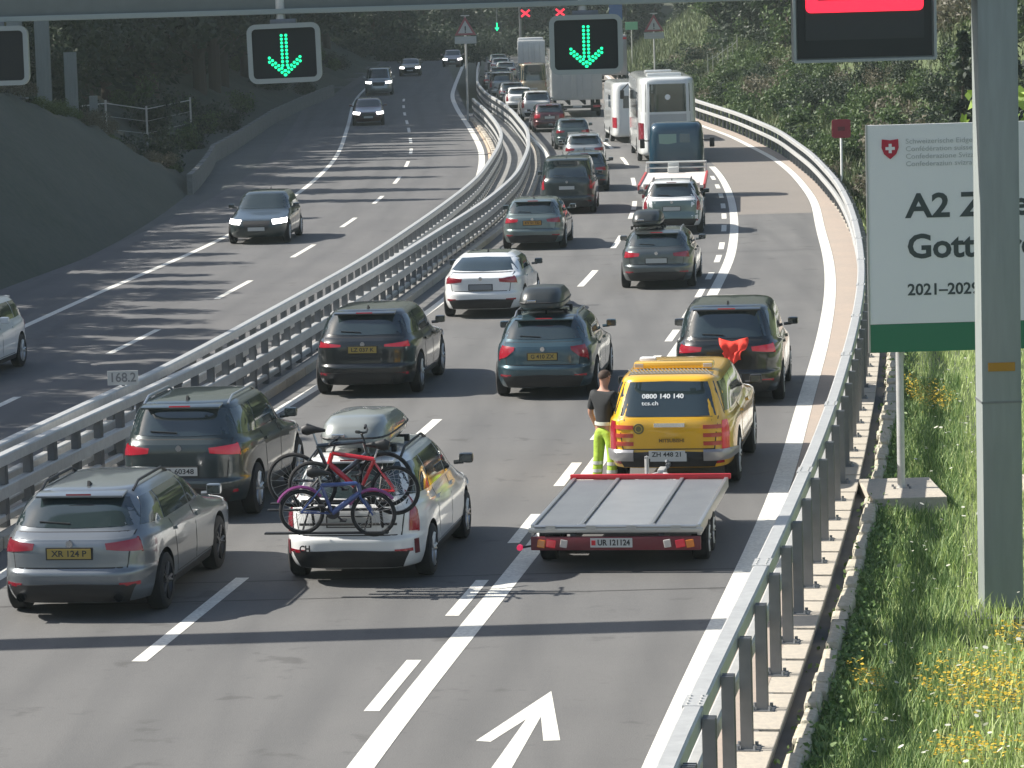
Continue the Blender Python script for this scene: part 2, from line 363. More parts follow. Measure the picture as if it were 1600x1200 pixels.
# median floor with cream kerb stones and a gutter
med = ribbon('median_strip', 'A', -.29, 'B', .36, 20, 195, .03, conc_g, cols=2); tag(med, kind='structure')
def kerb_row(name, ln, off, y0, y1, w, h, L, mat, parent, gap=.03):
    y = y0
    while y < y1:
        mb = MB(); a = gp(ln, off, y + gap, h / 2 - .03 + random.uniform(-.008, .008)); b = gp(ln, off, y + L - gap, h / 2 - .03)
        d = (b - a); ang = math.atan2(d.y, d.x)
        mb.box((0, 0, 0), (d.length, w * random.uniform(.93, 1.05), h), Matrix.Rotation(ang, 3, 'Z'), bev=.015)
        o = mb.build(name, mat, parent); o.location = (a + b) / 2; y += L
kerb_row('kerb_stone', 'B', .42, 30, 165, .16, .2, 2.0, conc, med)
kerb_row('kerb_stone', 'A', -.36, 110, 185, .2, .2, 2.0, conc, med)
isl = ribbon('traffic_island', 'L3', .3, 'A', -.5, 138, 182, .05, M('sand_concrete', (.5, .38, .27), .9, noise=[(1, .5, (.42, .33, .25))]), cols=2); tag(isl, kind='structure')
# breakdown-lane margin: pinkish concrete strip between edge line and rail
marg = ribbon('road_margin', 'R0', .14, 'R1', .02, 4, 300, .012, M('margin_concrete', (.36, .29, .235), .9, noise=[(.7, .6, (.3, .26, .22)), (9, .4, (.26, .23, .2))]), cols=1); tag(marg, kind='structure')

# ------------------------------------------------------------------ guard rails
def rail_prof(w, zlo, zhi): return [(-w / 2, zlo), (w / 2, zlo), (w / 2, zhi - .02), (w / 2 - .02, zhi), (-w / 2 + .02, zhi), (-w / 2, zhi - .02)]
def post_mesh(name, h, w, d, plate):
    mb = MB(); mb.box((0, 0, h / 2), (d * .25, w, h)); mb.box((-d / 2, 0, h / 2), (.02, w * 1.0, h)); mb.box((d / 2, 0, h / 2), (.02, w * 1.0, h))
    return mb.mesh(name, galv_d)
plate_me = None
def rail(label, group, ln, off, y0, y1, beams, post_off, post_h, spacing, plates_to=0):
    root = empty('guard_rail', gp(ln, off, y0)); tag(root, label, 'guard rail', group)
    inv = Matrix.Translation(-root.location)
    for (w, zlo, zhi) in beams:
        o = sweep(ln, off, y0, y1, rail_prof(w, zlo, zhi), galv, 'rail_beam', root, step=2); o.matrix_parent_inverse = inv
    me = post_mesh('post', post_h, .11, .13, True)
    pm = MB(); pm.box((0, 0, .012), (.26, .24, .024)); 
    for sx in (-1, 1):
        for sy in (-1, 1): pm.lathe([(0.024, .02), (.06, .02), (.06, 0)], 'z', 6, (sx * .09, sy * .08, 0))
    plate = pm.mesh('base_plate', galv_d)
    y = y0 + .5
    while y < y1:
        p = bpy.data.objects.new('post', me); link(p, root); p.location = gp(ln, off + post_off, y) - root.location
        p.rotation_euler = (0, 0, heading(ln, y))
        if y < plates_to:
            q = bpy.data.objects.new('base_plate', plate); link(q, p)
        y += spacing
    return root
rail('white topped outer guard rail on tall grey posts along the breakdown lane', None, 'R1', -.09, 17, 300, [(.17, .96, 1.12), (.12, .52, .66)], .15, 1.06, 1.66, 70)
rail('galvanised guard rail of the median on the oncoming side, kilometre plate fixed to it', None, 'A', 0, 24, 192, [(.16, .9, 1.05), (.14, .45, .6), (.1, .12, .22)], 0, .98, 1.2)
rail('galvanised guard rail of the median beside the queue of stopped cars', None, 'B', 0, 24, 270, [(.16, .9, 1.05), (.14, .44, .62), (.1, .12, .22)], 0, .98, 1.2)

# overlapping splice sleeves with bolts along the outer rail
rr_root = [o for o in COL.objects if o.name == 'guard_rail'][0]
sm_ = MB(); sm_.box((0, 0, 0), (.42, .182, .172), bev=.004)
for dx in (-.15, -.05, .05, .15):
    for q in (-1, 1): sm_.lathe([(0, .014), (.012, .014), (.012, .001)], 'z', 6, (dx, q * .05, .086))
sm_me = sm_.mesh('splice_sleeve', galv)
for y in np.arange(19.5, 120, 6.64):
    p = bpy.data.objects.new('splice_sleeve', sm_me); link(p, rr_root); p.location = gp('R1', -.09, y, 1.041) - rr_root.location; p.rotation_euler = (0, 0, heading('R1', y))
# outer parapet: coping blocks, wall face, gutter and a row of rough stones
wall = empty('parapet_wall', gp('R1', .2, 17)); tag(wall, 'low concrete parapet with cream coping blocks under the outer guard rail posts', 'wall')
winv = Matrix.Translation(-wall.location)
o = sweep('R1', 0, 16, 120, [(-.05, -.3), (.27, -.3), (.27, -.035), (-.05, -.035)], conc_g, 'wall_core', wall); o.matrix_parent_inverse = winv
cop_me = []
for k in range(4):
    mb = MB(); mb.box((0, 0, 0), (1.58, .31 + .02 * random.random(), .05), bev=.01); cop_me.append(mb.mesh('coping_block', conc))
y = 16.6
while y < 110:
    p = bpy.data.objects.new('coping_block', random.choice(cop_me)); link(p, wall)
    p.location = gp('R1', .135, y + .83, -.012 + random.uniform(-.004, .004)) - wall.location; p.rotation_euler = (0, 0, heading('R1', y + .83)); y += 1.66
gut = ribbon('gutter', 'R1', .27, 'R1', .5, 16, 120, -.16, M('gutter_concrete', (.17, .165, .16), .9, noise=[(2, .6, (.11, .11, .1))]), parent=None); tag(gut, kind='structure')
stone_m = M('rough_stone', (.5, .45, .36), .95, noise=[(2, .6, (.34, .32, .25)), (12, .6, (.2, .2, .14))], bump=(9, .8))
skerb = empty('stone_kerb', gp('R1', .7, 17)); tag(skerb, 'row of rough weathered pale stones between the gutter and the meadow', 'kerb')
y = 17
while y < 76:
    L = random.uniform(.45, .8); mb = MB(); w = .17 if y < 45 else .17 + (y - 45) * .008
    mb.box((0, 0, 0), (L - .04, min(w, .36) * random.uniform(.8, 1.15), .3 * random.uniform(.85, 1.1)), bev=.04)
    p = mb.build('kerb_stone', stone_m, skerb); q = gp('R1', .52 + min(w, .36) / 2 - .08 + random.uniform(-.02, .02), y + L / 2, -.17 + random.uniform(-.03, .03))
    p.location = q - skerb.location; p.rotation_euler = (random.uniform(-.03, .03), random.uniform(-.025, .025), heading('R1', y) + random.uniform(-.025, .025)); y += L

# ------------------------------------------------------------------ terrain either side
def smooth01(t): t = np.clip(t, 0, 1); return t * t * (3 - 2 * t)
def mound_h(y): return float(np.interp(y, [0, 75, 111, 124, 134, 150], [6.5, 6.0, 4.7, 2.6, .25, 0]))
def left_z(s, y):                            # s metres left of the apron edge
    base = float(zr(y)); near = min(s * .95, mound_h(y))
    if s > mound_h(y) / .95 + .01: near = mound_h(y) + (s - mound_h(y) / .95) * .06
    far = max(0, s - (3 if y < 190 else 1)) * .42 * float(smooth01((y - 120) / 30))
    return base + max(near, 0) + min(far, 18) + .12 * math.sin(s * 1.7 + y * .9) * min(1, s / 2) + .1 * math.sin(y * .37 + s * .6) * min(1, s)
def left_off(y): return float(np.interp(y, [0, 95, 125, 150, 190, 230, 300], [-3.0, -3.0, -4.4, -5.8, -4.6, -2, -1.5]))
soil = M('bank_soil', (.062, .07, .054), .95, noise=[(.35, .8, (.04, .055, .036)), (3, .6, (.08, .08, .06))], bump=(2.5, .9))
S = [0, .4, .8, 1.3, 1.8, 2.4, 3, 3.6, 4.2, 4.8, 5.4, 6, 7, 8, 9.5, 11, 13, 16, 20, 25, 32, 42, 55]
ys = list(np.arange(16, 420, 2.0)); V = []; F = []
for y in ys:
    o_ = left_off(y)
    for s in S: V.append((X('L1', y) + o_ - s, y, left_z(s, y)))
for i in range(len(ys) - 1):
    for j in range(len(S) - 1): F.append((i * len(S) + j, i * len(S) + j + 1, (i + 1) * len(S) + j + 1, (i + 1) * len(S) + j))
hill_l = link(bpy.data.objects.new('hillside', np_mesh('hillside', V, F, soil, smooth=True))); tag(hill_l, kind='structure')
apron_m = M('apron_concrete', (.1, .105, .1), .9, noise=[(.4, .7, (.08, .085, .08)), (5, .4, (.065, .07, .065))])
apr = []
V = []; F = []
for i, y in enumerate(ys):
    V += [(X('L1', y) + left_off(y) - .3, y, float(zr(y)) - .006), (X('L1', y) - 3.0, y, float(zr(y)) - .006)]
    if i: F.append((2 * i - 2, 2 * i - 1, 2 * i + 1, 2 * i))
apron = link(bpy.data.objects.new('apron', np_mesh('apron', V, F, apron_m))); tag(apron, kind='structure')

def right_z(s, y):
    base = float(zr(y)); up = float(smooth01((y - 95) / 60)) * max(0, s - 1.2) * .36 + float(smooth01((y - 60) / 30)) * max(0, s - 6) * .3
    return base - .3 + s * .01 + min(up, 22) + .05 * math.sin(s * 2.1 + y * .7) * min(1, s * .5)
meadow_m = M('meadow_soil', (.075, .105, .038), .95, noise=[(.5, .8, (.09, .1, .045)), (4, .7, (.05, .075, .03))], bump=(3, .9))
S2 = [0, .5, 1, 1.5, 2, 3, 4, 5, 6, 7.5, 9, 11, 14, 18, 24, 32, 45, 60]
V = []; F = []; ys2 = list(np.arange(10, 420, 2.0))
def right_p(s, y): return Vector((X('R1', y) + .56 + s, y, right_z(s, y)))
for y in ys2:
    for s in S2: V.append(right_p(s, y))
for i in range(len(ys2) - 1):
    for j in range(len(S2) - 1): F.append((i * len(S2) + j, (i + 1) * len(S2) + j, (i + 1) * len(S2) + j + 1, i * len(S2) + j + 1))
mead = link(bpy.data.objects.new('meadow_ground', np_mesh('meadow_ground', V, F, meadow_m, smooth=True))); tag(mead, kind='structure')
# the wooded hill that closes the view, and the ground sheet beneath everything
V = []; F = []; nx = 60
for i, y in enumerate(np.arange(335, 700, 15)):
    for j in range(nx):
        x = -260 + 520 * j / (nx - 1); V.append((x, y, 3.0 + max(0, (y - 345)) * .55 + 3 * math.sin(x * .05 + y * .03) * min(1, (y - 335) / 60)))
ny = len(np.arange(335, 700, 15))
for i in range(ny - 1):
    for j in range(nx - 1): F.append((i * nx + j, i * nx + j + 1, (i + 1) * nx + j + 1, (i + 1) * nx + j))
bh = link(bpy.data.objects.new('wooded_hill', np_mesh('wooded_hill', V, F, soil, smooth=True))); tag(bh, kind='structure')
gs = MB(); gs.add([(-1500, -200, -.9), (1500, -200, -.9), (1500, 2500, -.9), (-1500, 2500, -.9)], [(0, 1, 2, 3)]); g = gs.build('ground', soil); tag(g, kind='structure')

# ------------------------------------------------------------------ vehicles: lofted bodies with parts laid on their surface
def spow(c, e): return np.sign(c) * np.abs(c) ** e
def loft_body(rings, nseg=112, sub=4, crown=.03):
    """rings: (z rear, z front, x rear, x front, half width, exponent), bottom to top"""
    P = np.array(rings, float); n = len(P); rows = []
    for i in range(n - 1):
        p0, p1, p2, p3 = P[max(i - 1, 0)], P[i], P[i + 1], P[min(i + 2, n - 1)]
        for k in range(sub):
            t = k / sub; h = 2 * t**3 - 3 * t**2 + 1; m0 = (p2 - p0) * .32; m1 = (p3 - p1) * .32
            rows.append(h * p1 + (t**3 - 2 * t**2 + t) * m0 + (-2 * t**3 + 3 * t**2) * p2 + (t**3 - t**2) * m1)
    rows.append(P[-1]); last = rows[-1]
    for f, dz in ((.86, .35), (.62, .75), (.3, .95)):
        q = last.copy(); cx = (q[2] + q[3]) / 2; a = (q[3] - q[2]) / 2 * f; q[2], q[3] = cx - a, cx + a; q[4] *= f; q[0] += crown * dz; q[1] += crown * dz
        q[5] = 2 + (q[5] - 2) * f; rows.append(q)
    th = np.linspace(0, 2 * np.pi, 1601)[:-1]; V = []
    for q in rows:
        a = (q[3] - q[2]) / 2; cx = (q[3] + q[2]) / 2; e = 2 / q[5]
        x = a * spow(np.cos(th), e); y = q[4] * spow(np.sin(th), e)
        d = np.hypot(np.diff(np.r_[x, x[0]]), np.diff(np.r_[y, y[0]])); s = np.r_[0, np.cumsum(d)]
        t = np.linspace(0, s[-1], nseg + 1)[:-1]; xx = np.interp(t, s, np.r_[x, x[0]]); yy = np.interp(t, s, np.r_[y, y[0]])
        u = (xx + a) / (2 * a); yy = yy * (1 - .05 * np.clip((u - .72) / .28, 0, 1) ** 2 - .03 * np.clip((.18 - u) / .18, 0, 1) ** 2)
        V += list(zip(cx + xx, yy, q[0] + (q[1] - q[0]) * u))
    F = []; m = len(rows)
    for i in range(m - 1):
        for k in range(nseg): F.append((i * nseg + k, i * nseg + (k + 1) % nseg, (i + 1) * nseg + (k + 1) % nseg, (i + 1) * nseg + k))
    F.append(tuple(range(nseg - 1, -1, -1)))
    c = (m - 1) * nseg; V.append((np.mean([v[0] for v in V[c:c + nseg]]), 0, rows[-1][0] + crown * .05)); t_ = len(V) - 1
    for k in range(nseg): F.append((c + k, c + (k + 1) % nseg, t_))
    mb = MB(); mb.add(V, F); return mb

RAYS = {'rear': (lambda a, b: (-6, a, b), (1, 0, 0)), 'front': (lambda a, b: (20, a, b), (-1, 0, 0)), 'right': (lambda a, b: (a, -4, b), (0, 1, 0)),
        'left': (lambda a, b: (a, 4, b), (0, -1, 0)), 'top': (lambda a, b: (a, b, 6), (0, 0, -1))}
def pl_at(pl, t):
    if len(pl) == 1: return pl[0]
    d = [0]
    for a, b in zip(pl, pl[1:]): d.append(d[-1] + math.hypot(b[0] - a[0], b[1] - a[1]))
    s = t * d[-1]
    for i in range(len(pl) - 1):
        if s <= d[i + 1] + 1e-9:
            f = (s - d[i]) / max(d[i + 1] - d[i], 1e-9); return (pl[i][0] + (pl[i + 1][0] - pl[i][0]) * f, pl[i][1] + (pl[i + 1][1] - pl[i][1]) * f)
    return pl[-1]
def patch(bvh, mode, top, bot, name, mat, parent, off=.006, n=10, m=5, skirt=.02, xmax=None):
    o, d = RAYS[mode]; dv = Vector(d); P = []; N = []
    for j in range(m + 1):
        for i in range(n + 1):
            a = pl_at(top, i / n); b = pl_at(bot, i / n); f = j / m
            q = (a[0] + (b[0] - a[0]) * f, a[1] + (b[1] - a[1]) * f)
            org = Vector(o(*q)); h, nn, _, _ = bvh.ray_cast(org, dv)
            while xmax and (h is None or h.x > xmax) and abs(org.y) > .2:
                org.y *= .985; h, nn, _, _ = bvh.ray_cast(org, dv)
            if h is None:
                h, nn, _, _ = bvh.find_nearest(org + dv * (6.2 if mode == 'rear' else 3.2)); 
            if nn.dot(dv) > 0: nn = -nn
            P.append(h); N.append((nn - dv * .35).normalized())
    k = (n + 1) * (m + 1); V = [p + q * off for p, q in zip(P, N)] + [p - q * skirt for p, q in zip(P, N)]
    F = []; w = n + 1
    for j in range(m):
        for i in range(n): F.append((j * w + i, (j + 1) * w + i, (j + 1) * w + i + 1, j * w + i + 1))
    rim = [i for i in range(w)] + [j * w + n for j in range(1, m + 1)] + [m * w + i for i in range(n - 1, -1, -1)] + [j * w for j in range(m - 1, 0, -1)]
    for a, b in zip(rim, rim[1:] + rim[:1]): F.append((a, b, k + b, k + a))
    mb = MB(); mb.add(V, F); return mb.build(name, mat, parent, smooth=True, angle=35)

WH = {}
def wheel_meshes(r, dark=False):
    if (r, dark) in WH: return WH[(r, dark)]
    t = MB(); w = .105
    t.lathe([(-w, r * .68), (-w, r * .9), (-w * .8, r * .985), (-w * .4, r), (w * .4, r), (w * .8, r * .985), (w, r * .9), (w, r * .68)], 'y', 30, close=True)
    q = MB(); q.lathe([(-w * .9, r * .68), (-w * .75, r * .66), (-w * .3, r * .6), (-w * .2, .001)], 'y', 30)
    for k in range(5):
        a = 2 * math.pi * k / 5
        for s in (-.14, .14):
            q.tube([(math.cos(a + s * .5) * r * .1, -w * .75, math.sin(a + s * .5) * r * .1), (math.cos(a + s) * r * .66, -w * .85, math.sin(a + s) * r * .66)], .022, 5)
    q.lathe([(-w * .9, .001), (-w * .9, .06), (-w * .3, .07)], 'y', 14)
    WH[(r, dark)] = (t.mesh('tyre', rubber, True), q.mesh('rim', alloy_d if dark else alloy, True)); return WH[(r, dark)]
def add_wheels(root, xs, yw, r, dark=False, double=False):
    tm, rm = wheel_meshes(r, dark)
    for x in xs:
        for s in (-1, 1):
            w = link(bpy.data.objects.new('wheel', tm), root); w.location = (x, s * yw, r); w.rotation_euler = (0, 0, 0 if s < 0 else math.pi)
            link(bpy.data.objects.new('rim', rm), w)

def arches(mb, mats, xs, hw, r, name, parent, depth=.3):
    me = mb.mesh(name, mats, True, 32); o = link(bpy.data.objects.new(name, me), parent)
    bvh = BVHTree.FromPolygons([v.co.copy() for v in me.vertices], [tuple(p.vertices) for p in me.polygons])
    cut = MB()
    for x in xs:
        for s in (-1, 1):
            cut.lathe([(s * (hw - depth), .001), (s * (hw - depth), r), (s * (hw + .2), r), (s * (hw + .2), .001)], 'y', 36, (x, 0, r - .05), mi=0)
    cm = cut.mesh('cut', [mats[1], mats[1]]); co = link(bpy.data.objects.new('cut', cm))
    md = o.modifiers.new('b', 'BOOLEAN'); md.operation = 'DIFFERENCE'; md.object = co; md.solver = 'EXACT'; md.material_mode = 'TRANSFER'
    parent_keep, o.parent = o.parent, None
    nm = evaluated_mesh(o, name); o.modifiers.clear(); o.data = nm; o.parent = parent_keep
    bpy.data.objects.remove(co); nm.set_sharp_from_angle(angle=R(32)); return o, bvh

def car(name, label, cat, group, pos, head, pit, L=4.6, W=1.84, H=1.47, gc=.2, zb=.98, cz=.98, nz=.78, xl=.05, xb=.17, xr=.62, cl=1.35, rl=2.25, hwr=.62, rw=.335,
        ax=.92, wb=2.75, body=None, trim=None, lights='wide', lit=False, plate=pl_w, ptext=None, pz=.78, rails=False, oncoming=False, roofdark=False, wiper=True,
        exh=False, darkrim=False, spoiler=True, detail=2, fin=True, sideglass=glass, ry=0, black_low=True, badge=True, win_b=.07, lip=.22, boxn=0., winw=(.93, .9)):
    root = empty(name, pos, (0, pit, head)); tag(root, label, cat, group); hw = W / 2; body = body or paint('paint_grey', (.2, .2, .2))
    zm = (zb + H) / 2
    rings = [(gc, gc, .30, L - .35, hw - .18, 5), (gc + .02, gc + .02, .10, L - .14, hw - .06, 5.5), (gc + .17, gc + .15, .015, L - .03, hw - .015, 6),
             (.57, .50, 0, L, hw, 6), (.63, .60, .045, L - .015, hw, 6), (zb - .17, nz - .08, xl + (xb - xl) * lip * .3, L - .09, hw - .003, 6),
             (zb - .035, nz, xl + (xb - xl) * lip, L - .27, hw - .02, 5.5), (zb + .025, cz, xb, L - cl, hw - .075, 5.5),
             (zm + .02, zm + .01, xb + (xr - xb) * .5, L - cl - (rl - cl) * .52, (hw - .075 + hwr) / 2 + .035, 5.2), (H - .10, H - .10, xr - .10, L - rl + .16, hwr + .045, 5), (H - .05, H - .05, xr, L - rl - .02, hwr - .03, 4.6)]
    rings = [r_[:5] + (r_[5] + boxn,) for r_ in rings]
    o, bvh = arches(loft_body(rings), [body, black_p], (ax, ax + wb), hw, rw + .055, 'body', root)
    add_wheels(root, (ax, ax + wb), hw - .1, rw, darkrim)
    bw = hw - .075
    # glazing
    patch(bvh, 'rear', [(hwr * winw[0], H - .13), (0, H - .115), (-hwr * winw[0], H - .13)], [(bw * winw[1], zb + win_b + .02), (0, zb + win_b), (-bw * winw[1], zb + win_b + .02)], 'rear_window', glass, root, n=14, m=6, xmax=xr + .15)
    patch(bvh, 'front', [(-hwr * .92, H - .12), (hwr * .92, H - .12)], [(-bw * .9, cz + .05), (bw * .9, cz + .05)], 'windscreen', glass_t, root, n=14, m=6)
    zt = H - .135; xA_b, xA_t = L - cl - .42, L - rl - .12
    def belt(x): return zb + (cz - zb) * min(1, max(0, (x - xb) / (L - cl - xb))) + .05
    xB = ax + wb * .5 + .12; xC = ax + .35
    for side in ('right', 'left'):
        qx0 = xb + .22; qt0 = min(max(xr + .05, qx0 + .1), xC - .1)
        panes = [([(xB + .03, zt), (xA_t, zt)], [(xB + .03, belt(xB)), (xA_b, belt(xA_b))]), ([(xC + .02, zt), (xB - .03, zt)], [(xC - .06, belt(xC)), (xB - .03, belt(xB))])]
        if qt0 < xC - .12: panes.append(([(qt0, zt - .01), (xC - .03, zt)], [(min(qx0 + .05, xC - .25), belt(qx0) + .03), (xC - .11, belt(xC))]))
        for tp, bt in panes: patch(bvh, side, tp, bt, 'side_window', sideglass, root, n=7, m=4)
        if detail > 1:
            zl = gc + .16
            for x0, x1, xa in ((xB + .02, L - cl - .28, None), (ax + rw + .12, xB - .02, None)):
                patch(bvh, side, [(x0 - .014, belt(x0) - .03), (x1 + .014, belt(x1) - .03)], [(x0 - .014 + (.0 if x0 > xB else .12), zl - .016), (x1 + .014, zl - .016)], 'door_shut_line', black_p, root, off=.001, n=8, m=6)  # black underlay standing in for the dark gap round the door
                patch(bvh, side, [(x0, belt(x0) - .03), (x1, belt(x1) - .03)], [(x0 + (.0 if x0 > xB else .12), zl), (x1, zl)], 'door', body, root, off=.004, n=8, m=6)
                patch(bvh, side, [(x0 + .06, belt(x0) - .14), (x0 + .24, belt(x0) - .14)], [(x0 + .06, belt(x0) - .175), (x0 + .24, belt(x0) - .175)], 'door_handle', body, root, off=.03, n=3, m=1)
            patch(bvh, side, [(ax + rw + .1, gc + .12), (ax + wb - rw - .1, gc + .12)], [(ax + rw + .1, gc + .03), (ax + wb - rw - .1, gc + .03)], 'side_sill', black_p, root, off=.012, n=6, m=2)
    # rear
    if detail > 1:
        patch(bvh, 'rear', [(hw * .76 + .016, zb + .04), (-hw * .76 - .016, zb + .04)], [(hw * .70 + .016, .624), (-hw * .70 - .016, .624)], 'tailgate_shut_line', black_p, root, off=.002, n=16, m=8)  # black underlay standing in for the dark gap round the tailgate
        patch(bvh, 'rear', [(hw * .76, zb + .03), (-hw * .76, zb + .03)], [(hw * .70, .64), (-hw * .70, .64)], 'tailgate', body, root, off=.006, n=16, m=8)
    if black_low: patch(bvh, 'rear', [(hw * .80, gc + .235), (0, gc + .255), (-hw * .80, gc + .235)], [(hw * .70, gc + .04), (-hw * .70, gc + .04)], 'diffuser', black_p, root, off=.02, n=12, m=4)
    LT = {'wide': ([(.985, zb - .03), (.45, zb - .075)], [(.985, zb - .20), (.47, zb - .15)]), 'slim': ([(.985, zb - .035), (.42, zb - .085)], [(.985, zb - .15), (.42, zb - .125)]),
          'tri': ([(.985, zb - .02), (.55, zb - .04)], [(.985, zb - .30), (.72, zb - .22), (.56, zb - .1)]), 'tall': ([(.985, zb + .14), (.82, zb + .12)], [(.985, zb - .36), (.80, zb - .33)]),
          'pick': ([(.97, zb - .03), (.82, zb - .03)], [(.97, zb - .44), (.82, zb - .44)]), 'box': ([(.985, zb - .02), (.56, zb - .03)], [(.985, zb - .24), (.56, zb - .22)])}[lights]
    for s in (1, -1):
        patch(bvh, 'rear', [(s * a * hw, z) for a, z in LT[0]], [(s * a * hw, z) for a, z in LT[1]], 'tail_lamp', tail_bright if (lit and (s > 0 or lit is True)) else tail, root, off=.014, n=8, m=4, xmax=xl + .26 if lights != 'tall' else xb + .24)  # a left lamp alone made brighter carries the sun glint
        if detail > 1: patch(bvh, 'rear', [(s * hw * .84, .46), (s * hw * .62, .46)], [(s * hw * .84, .42), (s * hw * .62, .42)], 'reflector', tail, root, off=.012, n=3, m=1)
    pm = MB(); h, nn, _, _ = bvh.ray_cast(Vector((-6, 0, pz)), Vector((1, 0, 0)))
    px = h.x - .022
    pm.box((px, 0, pz), (.012, .52, .115)); pl = pm.build('number_plate', plate, root)
    if detail > 1:
        fr = MB(); fr.box((px + .012, 0, pz), (.02, .56, .145), bev=.005); fr.build('plate_holder', black_p, root)
        if ptext: text_obj('plate_lettering', ptext, .1, (px - .0065, 0, pz), ink, pl, 'car', bold=.002, width=.42, depth=.0008)
    if badge and detail > 1:
        h2, _, _, _ = bvh.ray_cast(Vector((-6, 0, zb - .08)), Vector((1, 0, 0))); b = MB(); b.lathe([(-.012, .001), (-.012, .042), (.012, .046)], 'x', 18, (h2.x - .008, 0, zb - .08)); b.build('badge', chrome, root, True)
    if spoiler:
        sp = MB(); hh, _, _, _ = bvh.ray_cast(Vector((xr + .12, 0, 6)), Vector((0, 0, -1)))
        sp.box((xr - .10, 0, hh.z - .045), (.26, hwr * 1.75, .03), Matrix.Rotation(R(-7), 3, 'Y'), bev=.012); so_ = sp.build('spoiler', body, root, True)
        b3 = MB(); b3.box((xr - .235, 0, hh.z - .035), (.012, .3, .018)); b3.build('brake_light', tail_bright if lit else tail, so_)
    if wiper and detail > 1:
        z0 = zb + win_b + .05; a, _, _, _ = bvh.ray_cast(Vector((-6, .05, z0)), Vector((1, 0, 0))); b_, _, _, _ = bvh.ray_cast(Vector((-6, .42, z0 + .02)), Vector((1, 0, 0)))
        wp = MB(); wp.tube([a + Vector((-.02, 0, 0)), b_ + Vector((-.02, 0, 0))], .01, 5); wp.build('rear_wiper', black_p, root)
    if fin:
        hh, _, _, _ = bvh.ray_cast(Vector((xr + .28, 0, 6)), Vector((0, 0, -1))); ff = MB(); ff.prism([(0, 0), (.16, 0), (.03, .06)], .03, 0, (xr + .2, .015, hh.z - .005), (1, 0, 0), (0, 0, 1), (0, -1, 0)); ff.build('antenna', black_p, root)
    if rails:
        for s in (1, -1):
            pts = []
            for k in range(7):
                x = xr + .12 + (L - rl - .3 - xr) * k / 6; hh, _, _, _ = bvh.ray_cast(Vector((x, s * (hwr - .06), 6)), Vector((0, 0, -1))); pts.append((x, s * (hwr - .04), hh.z + (.05 if 0 < k < 6 else -.01)))
            rr = MB(); rr.tube(pts, .018, 6); rr.build('roof_rail', black_p if rails == 'black' else alloy, root, True)
    if roofdark: patch(bvh, 'top', [(xr + .1, -hwr * .8), (L - rl - .2, -hwr * .8)], [(xr + .1, hwr * .8), (L - rl - .2, hwr * .8)], 'glass_roof', glass, root, n=8, m=6)
    if exh:
        for s in (1, -1):
            e = MB(); e.lathe([(-.03, .05), (-.05, .055), (.12, .055), (.12, .045)], 'x', 14, (.03, s * hw * .62, gc + .1)); e.build('exhaust', chrome, root, True)
    # mirrors
    xm = L - cl - .52; zm_ = cz + .12
    for s in (1, -1):
        mm = MB(); mm.box((xm, s * (hw + .085), zm_), (.11, .19, .135), bev=.04); mm.tube([(xm + .02, s * (hw - .08), zm_ - .06), (xm + .01, s * (hw + .05), zm_ - .05)], .03, 6)
        mo = mm.build('wing_mirror', trim or body, root, True)
        if detail > 1: g2 = MB(); g2.box((xm - .056, s * (hw + .085), zm_), (.006, .15, .095)); g2.build('mirror_glass', glass, mo)
    # nose
    for s in (1, -1):
        patch(bvh, 'front', [(s * hw * .50, nz - .03), (s * hw * .93, nz - .0)], [(s * hw * .55, nz - .16), (s * hw * .95, nz - .13)], 'headlamp', head_on if oncoming else head_off, root, off=.015, n=6, m=3)
    patch(bvh, 'front', [(-hw * .45, nz - .06), (hw * .45, nz - .06)], [(-hw * .4, nz - .32), (hw * .4, nz - .32)], 'grille', black_p, root, off=.012, n=8, m=4)
    if oncoming:
        h, _, _, _ = bvh.ray_cast(Vector((20, 0, .48)), Vector((-1, 0, 0))); fp = MB(); fp.box((h.x + .015, 0, .48), (.012, .52, .11)); fp.build('number_plate', plate, root)
    return root, bvh

def at(ln, off, y):                           # ground point and heading for a vehicle whose rear axle stands at y
    p = gp(ln, off, y); return p, heading(ln, y), pitch_at(y)
def spot(x, y, ln, ax=.92):
    a = heading(ln, y); return Vector((x - ax * math.cos(a), y - ax * math.sin(a), float(zr(y - ax)) + .002)), a, pitch_at(y)
def spot_on(x, y, ln, L, ax=.92):              # oncoming: the nose comes first
    a = heading(ln, y); return Vector((x + (L) * math.cos(a), y + L * math.sin(a), float(zr(y + L)) + .002)), a + math.pi, -pitch_at(y)
Q = 'cars queuing on the right carriageway'; OC = 'oncoming cars on the left carriageway'

P = lambda n, c, m=.35, r=.32: paint(n, c, m, r)
p_silver = P('paint_silver_grey', (.185, .205, .22), .55); p_dark = P('paint_dark_green_grey', (.025, .037, .038), .3); p_black = P('paint_black', (.008, .010, .010), .2)
p_white = P('paint_white', (.70, .71, .70), 0, .3); p_teal = P('paint_teal', (.04, .08, .098), .5); p_teal_d = P('paint_deep_teal_grey', (.05, .075, .075), .5)
p_wine = P('paint_wine_red', (.06, .012, .016), .4); p_grey = P('paint_mid_grey', (.1, .11, .115), .5); p_light = P('paint_pale_silver', (.36, .38, .375), .5)
p_yellow = P('paint_yellow', (.72, .40, .015), 0, .3); p_blue = P('paint_truck_blue', (.008, .036, .062), .2); p_beige = P('paint_beige', (.33, .28, .2), .2)

